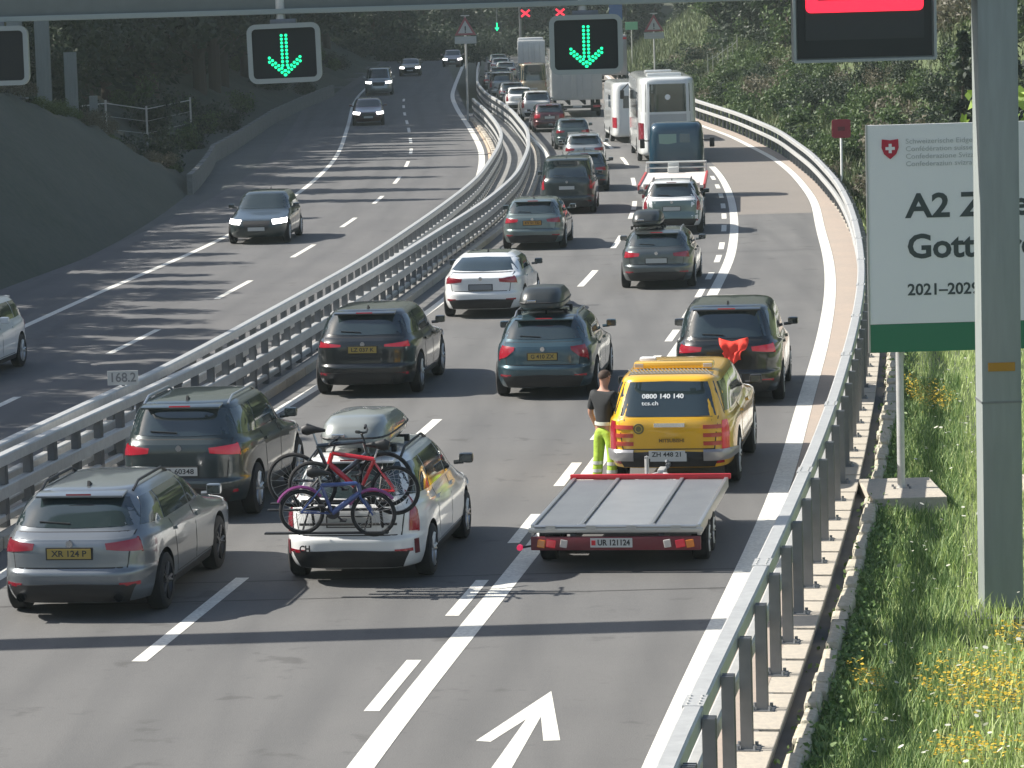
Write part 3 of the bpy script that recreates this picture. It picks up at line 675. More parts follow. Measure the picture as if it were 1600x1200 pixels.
# --- inner queue lane, nearest first
s = spot(-5.05, 37.4, 'L'); car('estate_car', 'silver grey estate car with orange number plate, nearest the viewer at the lower left', 'car', Q, *s, L=4.95, W=1.87, H=1.49, zb=.99, xb=.22, xr=.78, body=p_silver, lights='wide', plate=pl_y, ptext='XR 124 P', pz=.80, rails='black', exh=True, darkrim=True, hwr=.60)
s = spot(-4.5, 44.6, 'L'); car('suv', 'dark grey green family suv with bright red tail lamps, half hidden behind the silver estate car', 'car', Q, *s, L=4.5, W=1.86, H=1.68, gc=.25, zb=1.12, cz=1.08, nz=.9, xb=.15, xr=.45, rl=2.05, cl=1.2, body=p_dark, lights='wide', lit=True, plate=pl_w, ptext='FR 60348', pz=.72, rails='silver', rw=.36, hwr=.64)
s = spot(-2.6, 58.8, 'L'); car('estate_car', 'black sports utility car with yellow plate and long slim red tail lamps', 'car', Q, *s, L=4.75, W=1.92, H=1.6, gc=.22, zb=1.06, cz=1.04, nz=.86, xb=.18, xr=.62, rl=2.1, body=p_black, lights='slim', lit=True, plate=pl_y, ptext='LZ 037 K', pz=.88, rw=.37, exh=True, hwr=.64)
s = spot(-.55, 73.5, 'L'); car('fastback_car', 'white fastback saloon with dark glass roof in the inner queue lane', 'car', Q, *s, L=4.7, W=1.86, H=1.44, zb=.99, cz=.95, nz=.74, xl=.03, xb=.52, xr=1.42, lip=.08, rl=2.0, cl=1.1, body=p_white, trim=p_black, lights='wide', pz=.72, roofdark=True, wiper=False, spoiler=False, plate=M('plate_grey', (.2, .21, .22), .5), hwr=.6, win_b=.05)
s = spot(.8, 94, 'L'); car('estate_car', 'silver teal estate car with orange plate ahead of the white fastback', 'car', Q, *s, L=4.75, W=1.84, H=1.49, body=P('paint_grey_teal', (.13, .17, .165), .55), lights='wide', lit=1, plate=M('plate_orange', (.42, .22, .04), .5), ptext='KV 51 TD', pz=.80, xr=.7, xb=.2)
s = spot(2.1, 109.5, 'L'); car('minivan', 'tall dark green van behind which the inner lane bends left', 'van', Q, *s, L=4.9, W=1.92, H=1.92, gc=.22, zb=1.18, cz=1.12, nz=.95, xl=.04, xb=.1, xr=.28, rl=1.75, cl=1.05, hwr=.72, body=p_dark, lights='tall', lit=1, pz=.9, spoiler=False, badge=True)
s = spot(3.0, 121.5, 'L'); car('hatchback', 'dark petrol blue hatchback seen by its roof over the dark green van', 'car', Q, *s, L=4.3, W=1.8, H=1.5, body=P('paint_petrol', (.03, .05, .058), .4), lights='wide')
s = spot(3.35, 136.2, 'L'); car('hatchback', 'pale silver hatchback with bright rear window surround in the inner lane', 'car', Q, *s, L=4.4, W=1.82, H=1.52, body=p_light, lights='wide')
s = spot(3.2, 152.5, 'L'); car('hatchback', 'dark teal small car in front of the pale silver hatchback', 'car', Q, *s, L=4.1, W=1.75, H=1.48, body=p_teal_d, lights='wide', detail=1)
s = spot(2.35, 170.2, 'L'); car('hatchback', 'dark wine red hatchback near the bend beside the white lorry', 'car', Q, *s, L=4.1, W=1.78, H=1.5, body=p_wine, lights='box', lit=1)
s = spot(1.85, 183.5, 'L'); car('suv', 'pale suv with white roof frame in front of the wine red hatchback', 'car', Q, *s, L=4.5, W=1.86, H=1.72, gc=.25, zb=1.1, cz=1.08, nz=.9, body=P('paint_ivory', (.55, .55, .52), .1), lights='tall', detail=1)
far_cars = [(.95, 196.5, 'white hatchback with red tail lamps beyond the pale suv', p_white, 1.5, 'tall'), (.5, 206, 'mid grey estate car beyond the white hatchback in the bend', p_grey, 1.5, 'wide'), (-.1, 217, 'silver van roof showing above the grey estate car in the bend', p_light, 1.85, 'tall'),
            (-.6, 229, 'dark hatchback in the far bend beside the median rail', p_dark, 1.48, 'wide'), (-.3, 241, 'black estate car far along the bend', p_black, 1.48, 'wide'), (.2, 253, 'pale silver estate car at the far end of the inner queue', p_light, 1.52, 'wide'),
            (-.2, 266, 'white small car second from the farthest in the inner queue', p_white, 1.48, 'wide'), (-.4, 278, 'dark teal car farthest away in the inner queue', p_teal_d, 1.5, 'wide')]
for x, y, lb, pp, h, lt in far_cars:
    s = spot(x, y, 'L'); car('distant_car', lb, 'car', Q, *s, L=4.4, W=1.8, H=h, zb=1.0 if h < 1.7 else 1.15, xr=.6 if h < 1.7 else .3, xb=.17 if h < 1.7 else .1, body=pp, lights=lt, detail=1, hwr=.62 if h < 1.7 else .7)
# --- outer queue lane
s = spot(-1.9, 39.2, 'L'); mpv, mpv_b = car('estate_car', 'white tall estate car carrying bicycles on its tailgate and a grey roof box', 'car', Q, *s, L=4.62, W=1.78, H=1.58, zb=1.0, cz=1.02, nz=.8, xl=.04, xb=.12, xr=.62, rl=1.9, cl=.95, body=p_white, trim=p_black, lights='tall', plate=pl_w, ptext=None, pz=.80, rails='black', rw=.32, hwr=.58, wiper=False, badge=False)
mpv_s = s
s = spot(.66, 57.7, 'L'); tealw, tealw_b = car('estate_car', 'teal blue estate car with a dark roof box and yellow plate', 'car', Q, *s, L=4.75, W=1.83, H=1.5, zb=.99, body=p_teal, lights='tri', lit=1, plate=pl_y, ptext='G 410 ZX', pz=.78, rails='silver', xr=.68, xb=.2, hwr=.6)
teal_s = s
s = spot(3.75, 79.8, 'L'); dgc, dgc_b = car('estate_car', 'dark grey estate car with a black roof box and flared tail lamps, outer lane', 'car', Q, *s, L=4.7, W=1.84, H=1.47, body=P('paint_dark_silver', (.085, .1, .1), .6), lights='wide', lit=1, plate=M('plate_pale', (.4, .42, .4), .5), pz=.72, rails='silver')
dgc_s = s
s = spot(5.1, 98.6, 'L'); wsuv, wsuv_b = car('suv', 'white suv with a large dark tailgate behind the car transporter', 'car', Q, *s, L=4.6, W=1.88, H=1.66, gc=.25, zb=1.08, cz=1.06, nz=.88, body=p_white, trim=p_black, lights='tall', pz=.8, rails='black', rw=.36)
patch(wsuv_b, 'rear', [(.86, 1.04), (-.86, 1.04)], [(.82, .46), (-.82, .46)], 'tailgate_panel', P('paint_green_grey', (.12, .17, .16), .4), wsuv, off=.012, n=12, m=6)
# --- breakdown lane
s = spot(3.85, 56.1, 'M'); bvan, bvan_b = car('minivan', 'broken down black van with an orange red cloth on its tailgate, in the breakdown lane', 'van', None, *s, L=4.6, W=1.9, H=1.75, gc=.2, zb=1.1, cz=1.06, nz=.9, xl=.04, xb=.14, xr=.5, rl=1.85, cl=1.0, hwr=.67, body=p_black, lights='wide', lit=True, plate=M('plate_shaded', (.1, .1, .1), .5), pz=.5, rw=.34)
van_s = s
# --- oncoming
def oc(x, y, lb, L, name='oncoming_car', cat='car', **k):
    s = spot_on(x, y, 'L2', L); return car(name, lb, cat, OC, *s, L=L, oncoming=True, sideglass=glass, **k)
oc(-11.25, 61.8, 'white car cut by the left edge of the photo, in tree shade', 4.4, W=1.8, H=1.5, body=p_white, lights='wide', black_low=True)
oc(-7.75, 98.6, 'dark green car with bright headlamps passing on the opposite carriageway', 4.5, W=1.88, H=1.55, body=p_dark, gc=.2)
oc(-7.75, 183, 'dark red car with lit headlamps approaching in the shade', 4.3, W=1.82, H=1.5, body=p_wine, detail=1)
oc(-8.9, 229, 'pale grey van with lit headlamps behind the dark red car', 4.8, 'oncoming_van', 'van', W=1.95, H=1.95, zb=1.15, cz=1.15, nz=1.0, xb=.1, xr=.3, rl=1.6, cl=.9, hwr=.74, body=p_light, detail=1)
oc(-7.85, 271, 'dark car with two lit headlamps second from the far end of the left carriageway', 4.3, W=1.8, H=1.47, body=p_black, detail=1)
oc(-4.6, 294, 'rosy silver car farthest away on the left carriageway', 4.3, W=1.82, H=1.55, body=P('paint_rose_silver', (.33, .27, .27), .4), detail=1)
# ------------------------------------------------------------------ helpers for things that stand on or beside other things
def on(s, local, dz=0.):
    p, a, pt = s; m = Matrix.Rotation(a, 4, 'Z') @ Matrix.Rotation(pt, 4, 'Y'); return p + (m @ Vector(local)) + Vector((0, 0, dz))
def loft_box(L, W, H, nose=.35):
    rings = [(0, 0, .08, L - .2, W * .42, 4), (.05, .05, .0, L - .05, W * .5, 5), (H * .45, H * .4, .02, L, W * .5, 5), (H * .75, H * .6, .10, L - .12, W * .47, 4.5), (H * .95, H * .85, .24, L - nose, W * .40, 4)]
    return loft_body(rings, 64, 3, .03)
def roof_box(label, s, x0, y0, z0, L, W, H, mat):
    r = empty('roof_box', on(s, (x0, y0, z0)), (0, s[2], s[1])); tag(r, label, 'roof box', 'roof boxes on cars')
    loft_box(L, W, H).build('shell', mat, r, True)
    m = MB(); m.lathe([(0, 0)], 'z', 3) if False else None
    sm = MB(); rg = []
    for k in range(40):
        t = 2 * math.pi * k / 40; rg.append((L / 2 + (L / 2 + .004) * float(spow(np.cos(t), .4)), (W / 2 + .004) * float(spow(np.sin(t), .4)), H * .34))
    sm.tube(rg + [rg[0]], .012, 5, cap=False); sm.build('seam', black_p, r)
    for x in (L * .25, L * .72):
        b = MB(); b.box((x, 0, -.03), (.07, W * 1.05, .03), bev=.008)
        for q in (-1, 1): b.box((x, q * W * .52, -.06), (.09, .06, .09), bev=.01)
        b.build('crossbar', black_p, r)
    h = MB(); h.box((.015, W * .18, H * .42), (.03, .16, .04), bev=.008); h.build('lock', chrome, r)
    return r
box_grey = P('roof_box_grey', (.24, .26, .25), .2, .35); box_black = M('roof_box_black', (.025, .03, .031), .4, coat=.3)
roof_box('grey streamlined roof box on the white estate car with bicycles', mpv_s, .42, .02, 1.64, 2.0, .86, .38, box_grey)
roof_box('dark roof box on the teal blue estate car', teal_s, .55, .08, 1.56, 1.95, .82, .40, box_black)
roof_box('black roof box on the dark grey estate car, outer lane', dgc_s, .7, .28, 1.53, 1.9, .74, .38, box_black)

# ------------------------------------------------------------------ bicycles on the tailgate rack
def bicycle(label, pos, rot, wr, wb, frame_m, scale=1., rim_m=None, saddle_m=None, mud=None, tilt=0):
    r = empty('bicycle', pos, rot); tag(r, label, 'bicycle', 'bicycles on the rear rack of the white car')
    def wheel(x):
        t = MB(); n = 32; pr = [(.026 * math.cos(a), wr - .026 + .026 * math.sin(a)) for a in [2 * math.pi * k / 8 for k in range(8)]]
        t.lathe(pr, 'y', n, close=True); w = t.build('tyre', rubber, None, True); w.name = 'wheel'; w.parent = r; w.location = (x, 0, wr)
        q = MB(); q.lathe([(-.012, wr - .05), (.012, wr - .05), (.012, wr - .038), (-.012, wr - .038)], 'y', n, close=True); q.build('rim', rim_m or alloy, w, True)
        sp = MB()
        for k in range(18):
            a = 2 * math.pi * k / 18; sp.tube([(.02 * math.cos(a + 1), .02 * (1 if k % 2 else -1), .02 * math.sin(a + 1)), ((wr - .05) * math.cos(a), 0, (wr - .05) * math.sin(a))], .0022, 3, cap=False)
        sp.lathe([(-.04, .001), (-.04, .022), (.04, .022), (.04, .001)], 'y', 10); sp.build('spokes', alloy, w)
    wheel(-wb / 2); wheel(wb / 2)
    k = wb / 1.08; bb = (-.08 * k, 0, .30 * k if wr > .3 else .27); st = (-.25 * k, 0, bb[2] + .42 * k); ht = (.30 * k, 0, bb[2] + .47 * k); hb = (.335 * k, 0, bb[2] + .33 * k); ra = (-wb / 2, 0, wr)
    f = MB()
    f.tube([bb, st], .023, 8); f.tube([st, ht], .026, 8); f.tube([bb, hb], .034, 8); f.tube([ht, hb], .028, 8)
    for q in (-1, 1):
        f.tube([(bb[0], q * .02, bb[2]), (ra[0], q * .06, ra[2])], .011, 6); f.tube([(st[0], q * .02, st[2] - .03), (ra[0], q * .06, ra[2])], .01, 6)
    f.build('frame', frame_m, r, True)
    fk = MB()
    for q in (-1, 1): fk.tube([hb, (hb[0] + .01, q * .055, hb[2] - .05), (wb / 2, q * .06, wr)], [.018, .017, .011], 6)
    fk.build('fork', frame_m if mud else black_p, r, True)
    sd = MB(); sp_ = (st[0] - .05 * k, 0, st[2] + .17 * k); sd.tube([st, sp_], .013, 6); sd.build('seat_post', alloy, r)
    sa = MB(); sa.tube([(sp_[0] - .13, 0, sp_[2] + .02), (sp_[0] - .07, 0, sp_[2] + .025), (sp_[0] + .04, 0, sp_[2] + .02), (sp_[0] + .15, 0, sp_[2] + .01)], [.05, .075, .04, .018], 10); sa.build('saddle', saddle_m or black_p, r, True)
    hbm = MB(); tp = (ht[0] - .03, 0, ht[2] + .09); hbm.tube([ht, tp, (tp[0] + .06, 0, tp[2] + .02)], .016, 6)
    hbm.tube([(tp[0] + .0, -.29, tp[2] + .06), (tp[0] + .05, -.12, tp[2] + .03), (tp[0] + .06, 0, tp[2] + .02), (tp[0] + .05, .12, tp[2] + .03), (tp[0] + .0, .29, tp[2] + .06)], .013, 6); hbm.build('handlebar', black_p, r)
    for q in (-1, 1):
        g_ = MB(); g_.tube([(tp[0] + .012, q * .19, tp[2] + .045), (tp[0] - .004, q * .30, tp[2] + .062)], .019, 8); g_.build('grip', black_p, r)
    cr = MB(); cr.lathe([(.035, .001), (.035, .085), (.042, .085), (.042, .001)], 'y', 20, bb)
    for q in (-1, 1): cr.tube([(bb[0], q * .05, bb[2]), (bb[0] + q * .12, q * .07, bb[2] - q * .11)], .012, 5); cr.box((bb[0] + q * .12, q * .11, bb[2] - q * .11), (.08, .09, .022), bev=.005)
    cr.build('crank', alloy_d, r)
    if mud:
        for x in (-wb / 2, wb / 2):
            m = MB(); m.tube([(x + (wr + .025) * math.cos(a), 0, wr + (wr + .025) * math.sin(a)) for a in [R(40 + 12 * j) for j in range(11)]], .022, 6); m.build('mudguard', mud, r, True)
    return r
b_red = P('bike_red', (.55, .015, .02), .1, .3); b_blue = P('bike_blue', (.03, .06, .2), .2, .3); b_dk = P('bike_dark', (.02, .03, .035), .2, .35); b_pur = P('bike_purple', (.22, .03, .16), .1, .3)
hd = mpv_s[1]
bicycle('dark mountain bike with large wheels, innermost on the rear rack', on(mpv_s, (-.22, .04, 1.02)), (R(0), 0, hd - R(90)), .335, 1.12, b_dk)
bicycle('red bicycle in the middle of the rear rack', on(mpv_s, (-.40, -.14, .98)), (R(0), R(-4), hd + R(92)), .30, 1.0, b_red, mud=None)
bicycle('small blue and purple children bicycle hung lowest on the rear rack', on(mpv_s, (-.60, .02, .74)), (R(4), R(3), hd - R(86)), .275, .86, b_blue, mud=b_pur)
rk = empty('bicycle_rack', on(mpv_s, (0, 0, 0)), (0, mpv_s[2], mpv_s[1])); tag(rk, 'dark tubular bicycle rack strapped to the tailgate of the white estate car', 'bike rack')
m = MB()
for q in (-.42, .42): m.tube([(.16, q, 1.45), (-.08, q, 1.2), (-.1, q, .95), (.0, q, .74)], .018, 8)
m.tube([(-.1, -.55, 1.08), (-.1, .55, 1.08)], .016, 8); m.tube([(-.02, -.6, .78), (-.02, .6, .78)], .016, 8); m.build('rack_frame', black_p, rk, True)
for k, (x, z) in enumerate(((-.22, 1.07), (-.40, 1.02), (-.60, .77))):
    m = MB(); m.box((x, .15, z), (.09, 1.5, .022), bev=.006); m.tube([(-.1, -.3, 1.0), (x, -.3, z)], .012, 5); m.tube([(-.1, .45, 1.0), (x, .45, z)], .012, 5); m.build('wheel_tray', black_p, rk)
# white car: country sticker, plate held in the bumper, narrow corner lamps
bx, _, _, _ = mpv_b.ray_cast(Vector((-6, .52, .47)), Vector((1, 0, 0)))
text_obj('country_sticker', 'CH', .11, (bx.x - .008, .55, .47), ink, mpv, 'car', bold=.004, width=.13)
for q in (-1, 1): patch(mpv_b, 'rear', [(q * .80, .56), (q * .765, .56)], [(q * .80, .38), (q * .765, .38)], 'corner_reflector', M('reflector_dark', (.12, .02, .025), .3), mpv, off=.015, n=2, m=3)

# ------------------------------------------------------------------ pickup, trailer, cloth
s = spot(2.36, 46.4, 'M', 1.2); s = (s[0], s[1] - R(1), s[2])
pick, pk_b = car('pickup_truck', 'yellow breakdown patrol pickup with black rear window and red striped tail lamps', 'pickup', None, *s, L=5.3, W=1.85, H=1.70, boxn=2.5, gc=.34, zb=1.06, cz=1.12, nz=.98, xl=.01, xb=.04, xr=.36, rl=2.35, cl=1.3, rw=.385, ax=1.2, wb=3.0, hwr=.66,
    body=p_yellow, trim=black_p, lights='pick', lit=True, plate=pl_w, ptext=None, pz=.52, black_low=True, badge=False, wiper=False, spoiler=False, fin=False, win_b=.03, winw=(.96, .93))
pick_s = s
for q in (1, -1):
    for z in (.98, .86, .74): patch(pk_b, 'rear', [(q * .75, z), (q * .50, z)], [(q * .75, z - .055), (q * .50, z - .055)], 'reflective_stripe', M('stripe_red', (.42, .05, .03), .4, coat=.4), pick, off=.02, n=4, m=1)
    patch(pk_b, 'rear', [(q * .93, .62), (q * .5, .62)], [(q * .9, .48), (q * .5, .48)], 'bumper_corner', M('bumper_silver', (.3, .3, .31), .35, .6), pick, off=.045, n=6, m=3)
patch(pk_b, 'rear', [(.2, 1.01), (-.24, 1.01)], [(.2, .955), (-.24, .955)], 'tailgate_handle', chrome, pick, off=.04, n=5, m=2)
hx, _, _, _ = pk_b.ray_cast(Vector((-6, .42, .93)), Vector((1, 0, 0)))
m = MB(); m.lathe([(-.01, .001), (-.01, .075), (.012, .08)], 'x', 24, (hx.x - .004, .42, .93)); em = m.build('emblem', M('emblem_dark', (.13, .12, .05), .4), pick, True)
m = MB(); m.lathe([(-.004, .04), (-.004, .055), (.0, .055), (.0, .04)], 'x', 24, (hx.x - .016, .42, .93), close=True); m.build('emblem_ring', M('emblem_gold', (.4, .3, .06), .4), em)
text_obj('tailgate_lettering', 'MITSUBISHI', .07, (hx.x - .026, -.05, .76), M('lettering_brown', (.16, .1, .02), .5), pick, 'car', bold=.002, width=.36, depth=.004)
wx, _, _, _ = pk_b.ray_cast(Vector((-6, 0, 1.38)), Vector((1, 0, 0)))
wl, _, _, _ = pk_b.ray_cast(Vector((-6, 0, 1.20)), Vector((1, 0, 0)))
lt_w = M('window_lettering', (.62, .64, .64), .5)
o1 = text_obj('window_lettering', '0800 140 140', .095, (0, 0, 0), lt_w, pick, 'car', bold=.003, width=.60); sl_ = math.atan2(wx.x - wl.x, .18)
o1.location = (wx.x - .016, .08, 1.375); o1.rotation_euler = (0, sl_, 0)
o2 = text_obj('window_lettering', 'tcs.ch', .085, (0, 0, 0), lt_w, pick, 'car', bold=.001, width=.24); w3, _, _, _ = pk_b.ray_cast(Vector((-6, .26, 1.28)), Vector((1, 0, 0)))
o2.location = (w3.x - .016, .26, 1.28); o2.rotation_euler = (0, sl_, 0)
# tread plate and lamp bar on the canopy roof
tp_ = M('tread_plate', (.34, .32, .27), .4, .5)
m = MB(); nx_, zt_ = 22, []
for k in range(nx_):
    y = -.56 + 1.12 * k / (nx_ - 1); h, nn, _, _ = pk_b.ray_cast(Vector((.62, y, 6)), Vector((0, 0, -1))); m.box((.62, y, h.z + .012), (.30, .012, .012), Matrix.Rotation(R(28), 3, 'Z') @ Matrix.Rotation(R(-14), 3, 'Y'))
o = m.build('tread_bars', tp_, pick); o['kind'] = 'stuff'
patch(pk_b, 'top', [(.48, -.60), (.80, -.60)], [(.48, .60), (.80, .60)], 'tread_panel', M('tread_dark', (.16, .14, .1), .5, .4), pick, off=.006, n=5, m=10)
m = MB(); m.box((1.12, 0, 1.73), (.30, 1.16, .10), bev=.035); lb = m.build('light_bar', P('light_bar_yellow', (.75, .45, .03), 0, .3), pick, True)
for y in (.50, -.50): q = MB(); q.box((.965, y, 1.73), (.02, .13, .06), bev=.008); q.build('work_lamp', clearlens, lb)
q = MB(); q.box((1.5, .42, 1.74), (.2, .24, .12), bev=.03); q.build('beacon', white_s, pick, True)
hb_ = MB(); hb_.tube([(.35, 0, .42), (-.22, 0, .42)], .035, 8); hb_.lathe([(-.03, .001), (-.02, .022), (0, .03), (.02, .022), (.03, .001)], 'z', 12, (-.22, 0, .49)); hb_.build('tow_bar', galv_d, pick, True)
m = MB(); m.box((-.01, .02, .56), (.012, .52, .11)); m.build('plate_panel', pl_w, pick)
text_obj('plate_lettering', 'ZH 448 21', .09, (-.018, .02, .56), ink, pick, 'car', bold=.002, width=.42, depth=.0006)

tr_a = R(81.2); tr = empty('car_trailer', (1.22, 38.85, .0), (0, 0, tr_a)); tag(tr, 'empty flatbed car trailer with silver deck and red light bar hitched to the yellow pickup', 'trailer')
deck_m = M('trailer_deck', (.25, .26, .265), .45, .55, noise=[(2, .6, (.19, .2, .21)), (25, .3, (.3, .3, .3))]); frame_m = M('trailer_frame', (.42, .43, .43), .35, .8)
TL, TW, TZ = 4.0, 2.16, .56
for y0, y1, mt in ((-1.0, -.47, deck_m), (-.40, .40, M('trailer_deck_pale', (.33, .345, .35), .42, .5, noise=[(3, .5, (.27, .28, .29))])), (.47, 1.0, deck_m)):
    m = MB(); m.box((TL / 2, (y0 + y1) / 2, TZ), (TL - .1, y1 - y0, .03)); m.build('deck_panel', mt, tr)
for y in (-.435, .435):
    m = MB(); m.box((TL / 2, y, TZ + .015), (TL - .06, .05, .05), bev=.008); m.box((.05, y, TZ + .02), (.1, .1, .03)); m.build('deck_rib', frame_m, tr)
for y in (-1.03, 1.03):
    m = MB(); m.box((TL / 2, y, TZ - .03), (TL, .05, .14), bev=.01); m.build('side_rail', frame_m, tr, True)
m = MB(); m.box((TL - .0, 0, TZ + .05), (.05, TW + .02, .07), bev=.01); m.box((TL, -.5, TZ + .02), (.06, .3, .05)); m.build('front_rail', M('trailer_red', (.5, .025, .035), .4), tr, True)
m = MB(); m.box((.0, 0, TZ - .03), (.05, TW, .06), bev=.01); m.tube([(-.03, -1.0, TZ + .02), (-.03, 1.0, TZ + .02)], .022, 8)
for y in (-.75, -.2, .3, .8): m.box((-.03, y, TZ + .01), (.05, .12, .05))
m.build('rear_rail', frame_m, tr, True)
m = MB(); m.box((-.02, 0, TZ - .19), (.05, TW - .06, .17), bev=.012); lbar = m.build('light_panel', M('light_bar_maroon', (.13, .018, .026), .4), tr, True)
for s_ in (1, -1):
    for dy, mt, nm, w in ((.92, amber, 'indicator', .1), (.80, tail_bright, 'tail_lamp', .12), (.64, clearlens, 'reverse_lamp', .09)):
        q = MB(); q.box((-.055, s_ * dy, TZ - .19), (.02, w, .10), Matrix.Rotation(R(10 * s_), 3, 'X'), bev=.01); q.build(nm, mt, lbar)
q = MB(); q.box((-.05, .05, TZ - .18), (.012, .52, .115)); tpl = q.build('number_plate', pl_w, tr)
text_obj('plate_lettering', 'UR 121124', .1, (-.058, .02, TZ - .18), ink, tpl, 'car', bold=.003, width=.40, depth=.0008)
q = MB(); q.box((-.06, .27, TZ - .18), (.004, .05, .06)); q.build('plate_crest', red_s, tpl)
m = MB(); m.tube([(.02, 1.0, TZ - .22), (-.02, 1.17, TZ - .24)], .014, 6); arm = m.build('lamp_arm', black_p, tr)
m = MB(); m.lathe([(-.03, .001), (-.03, .036), (.02, .04), (.03, .001)], 'x', 16, (-.03, 1.19, TZ - .24)); m.build('marker_lamp', M('marker_pink', (.6, .02, .08), .3, em=(1, .03, .14), es=.25), arm, True)
m = MB(); m.box((TL / 2, -.55, TZ - .16), (TL - .3, .07, .12)); m.box((TL / 2, .55, TZ - .16), (TL - .3, .07, .12))
for x in (.4, 1.3, 2.4, 3.5): m.box((x, 0, TZ - .1), (.06, 2.0, .08))
m.build('chassis', galv_d, tr)
m = MB(); m.tube([(TL - .4, -.7, TZ - .16), (TL + 1.35, -.05, TZ - .12)], .04, 6); m.tube([(TL - .4, .7, TZ - .16), (TL + 1.35, .05, TZ - .12)], .04, 6); m.box((TL + 1.5, 0, TZ - .1), (.35, .1, .1), bev=.02)
m.tube([(TL + .95, .15, .14), (TL + .95, .15, .75)], .03, 8); m.lathe([(-.05, .001), (-.05, .11), (.05, .11), (.05, .001)], 'y', 14, (TL + .95, .15, .11)); m.tube([(TL + .95, .15, .75), (TL + .8, .15, .75)], .015, 5); m.build('drawbar', galv, tr, True)
add_wheels(tr, (1.0, 1.62), .96, .26)
for s_ in (1, -1):
    m = MB(); m.tube([(1.31 + .64 * math.cos(a), s_ * .96, .2 + .28 * math.sin(a)) for a in [R(10 + 16 * j) for j in range(11)]], .03, 5); m.build('mudguard', black_p, tr, True)

V = []; F = []; nn_ = 14                       # orange red cloth hanging from the rear wiper of the broken down van
for j in range(nn_):
    for i in range(nn_):
        u, v = i / (nn_ - 1), j / (nn_ - 1); wdt = .50 - .22 * v + .05 * math.sin(v * 6); y = (u - .5) * wdt + .05 * v - (.05 if v > .6 else 0)
        h, _, _, _ = bvan_b.ray_cast(Vector((-6, -.12 + y * .9, 1.18 - .42 * v)), Vector((1, 0, 0)))
        V.append((h.x - .03 - .035 * abs(math.sin(u * 9 + v * 2.5)) - .02 * math.sin(v * 7 + u * 3), -.12 - y, 1.18 - .42 * v - (.07 * (1 - abs(2 * u - .9)) if v < .08 else 0) - .05 * math.sin(u * 5) * v))
for j in range(nn_ - 1):
    for i in range(nn_ - 1): F.append((j * nn_ + i, j * nn_ + i + 1, (j + 1) * nn_ + i + 1, (j + 1) * nn_ + i))
mm = np_mesh('warning_cloth', V, F, M('cloth_orange_red', (.75, .045, .025), .8), smooth=True)
cl_ = link(bpy.data.objects.new('warning_cloth', mm)); cl_.location = van_s[0]; cl_.rotation_euler = (0, van_s[2], van_s[1]); tag(cl_, 'orange red cloth hung on the tailgate of the black van as a warning', 'cloth')
so_ = cl_.modifiers.new('thickness', 'SOLIDIFY'); so_.thickness = .008

# ------------------------------------------------------------------ coach, lorries, transporter, motorhome
def boxy(name, label, cat, s, L, W, H, body, axs, rw, gc=.35, zsill=.9, win=None, group=None, nose=.25, tailx=.06, extra=None, cab=None):
    root = empty(name, s[0], (0, s[2], s[1])); tag(root, label, cat, group); hw = W / 2
    rings = [(gc, gc, .12, L - .15, hw - .08, 9), (gc + .1, gc + .1, .02, L - .04, hw - .005, 10), (zsill, zsill, 0, L, hw, 10), (H * .55, H * .55, tailx * .4, L - nose * .3, hw, 10), (H - .28, H - .28, tailx * 1.2, L - nose, hw - .02, 9), (H - .08, H - .08, tailx * 2.2, L - nose - .1, hw - .09, 8), (H - .02, H - .02, tailx * 3 + .08, L - nose - .3, hw - .22, 7)]
    o, bvh = arches(loft_body(rings, 120, 3, .02), [body, black_p], axs, hw, rw + .06, 'body', root, .4); add_wheels(root, axs, hw - .13, rw)
    return root, bvh
c_white = P('coach_white', (.62, .64, .63), 0, .3)
s = spot(7.05, 141, 'L', 2.6); co, cb = boxy('coach', 'white touring coach with a large dark rear window in the outer lane', 'coach', s, 12, 2.55, 3.72, c_white, (2.6, 9), .5)
patch(cb, 'rear', [(1.12, 3.42), (-1.12, 3.42)], [(1.14, 2.22), (-1.14, 2.22)], 'rear_window', glass, co, n=12, m=8)
patch(cb, 'rear', [(1.16, 2.12), (-1.16, 2.12)], [(1.16, .95), (-1.16, .95)], 'engine_hatch', P('coach_grey', (.36, .38, .385), .1, .4), co, n=12, m=6)
for q in (1, -1):
    patch(cb, 'rear', [(q * 1.24, 1.75), (q * 1.06, 1.75)], [(q * 1.24, 1.0), (q * 1.06, 1.0)], 'tail_lamp', tail, co, off=.015, n=3, m=6)
    for k in range(5): patch(cb, 'left' if q > 0 else 'right', [(1.2 + k * 2.05, 3.05), (3.1 + k * 2.05, 3.05)], [(1.2 + k * 2.05, 1.95), (3.1 + k * 2.05, 1.95)], 'side_window', glass, co, n=4, m=4)
    m = MB(); m.box((11.7, q * 1.5, 2.6), (.18, .2, .42), bev=.05); m.tube([(11.8, q * 1.2, 3.1), (11.75, q * 1.5, 2.8)], .03, 6); m.build('wing_mirror', black_p, co, True)
patch(cb, 'rear', [(.26, .82), (-.26, .82)], [(.26, .7), (-.26, .7)], 'number_plate', pl_w, co, off=.02, n=2, m=1)
m = MB(); m.box((3.5, 0, 3.76), (2.0, 1.5, .12), bev=.03); m.build('roof_hatch', c_white, co, True)
m = MB(); m.box((8, 0, 3.76), (1.2, 1.2, .1), bev=.03); m.build('roof_hatch', c_white, co, True)
h, _, _, _ = cb.ray_cast(Vector((-6, 0, 2.9)), Vector((1, 0, 0))); m = MB(); m.lathe([(-.01, .001), (-.01, .12), (.01, .12)], 'x', 16, (h.x - .012, 0, 2.85)); m.build('window_sticker', white_s, co)

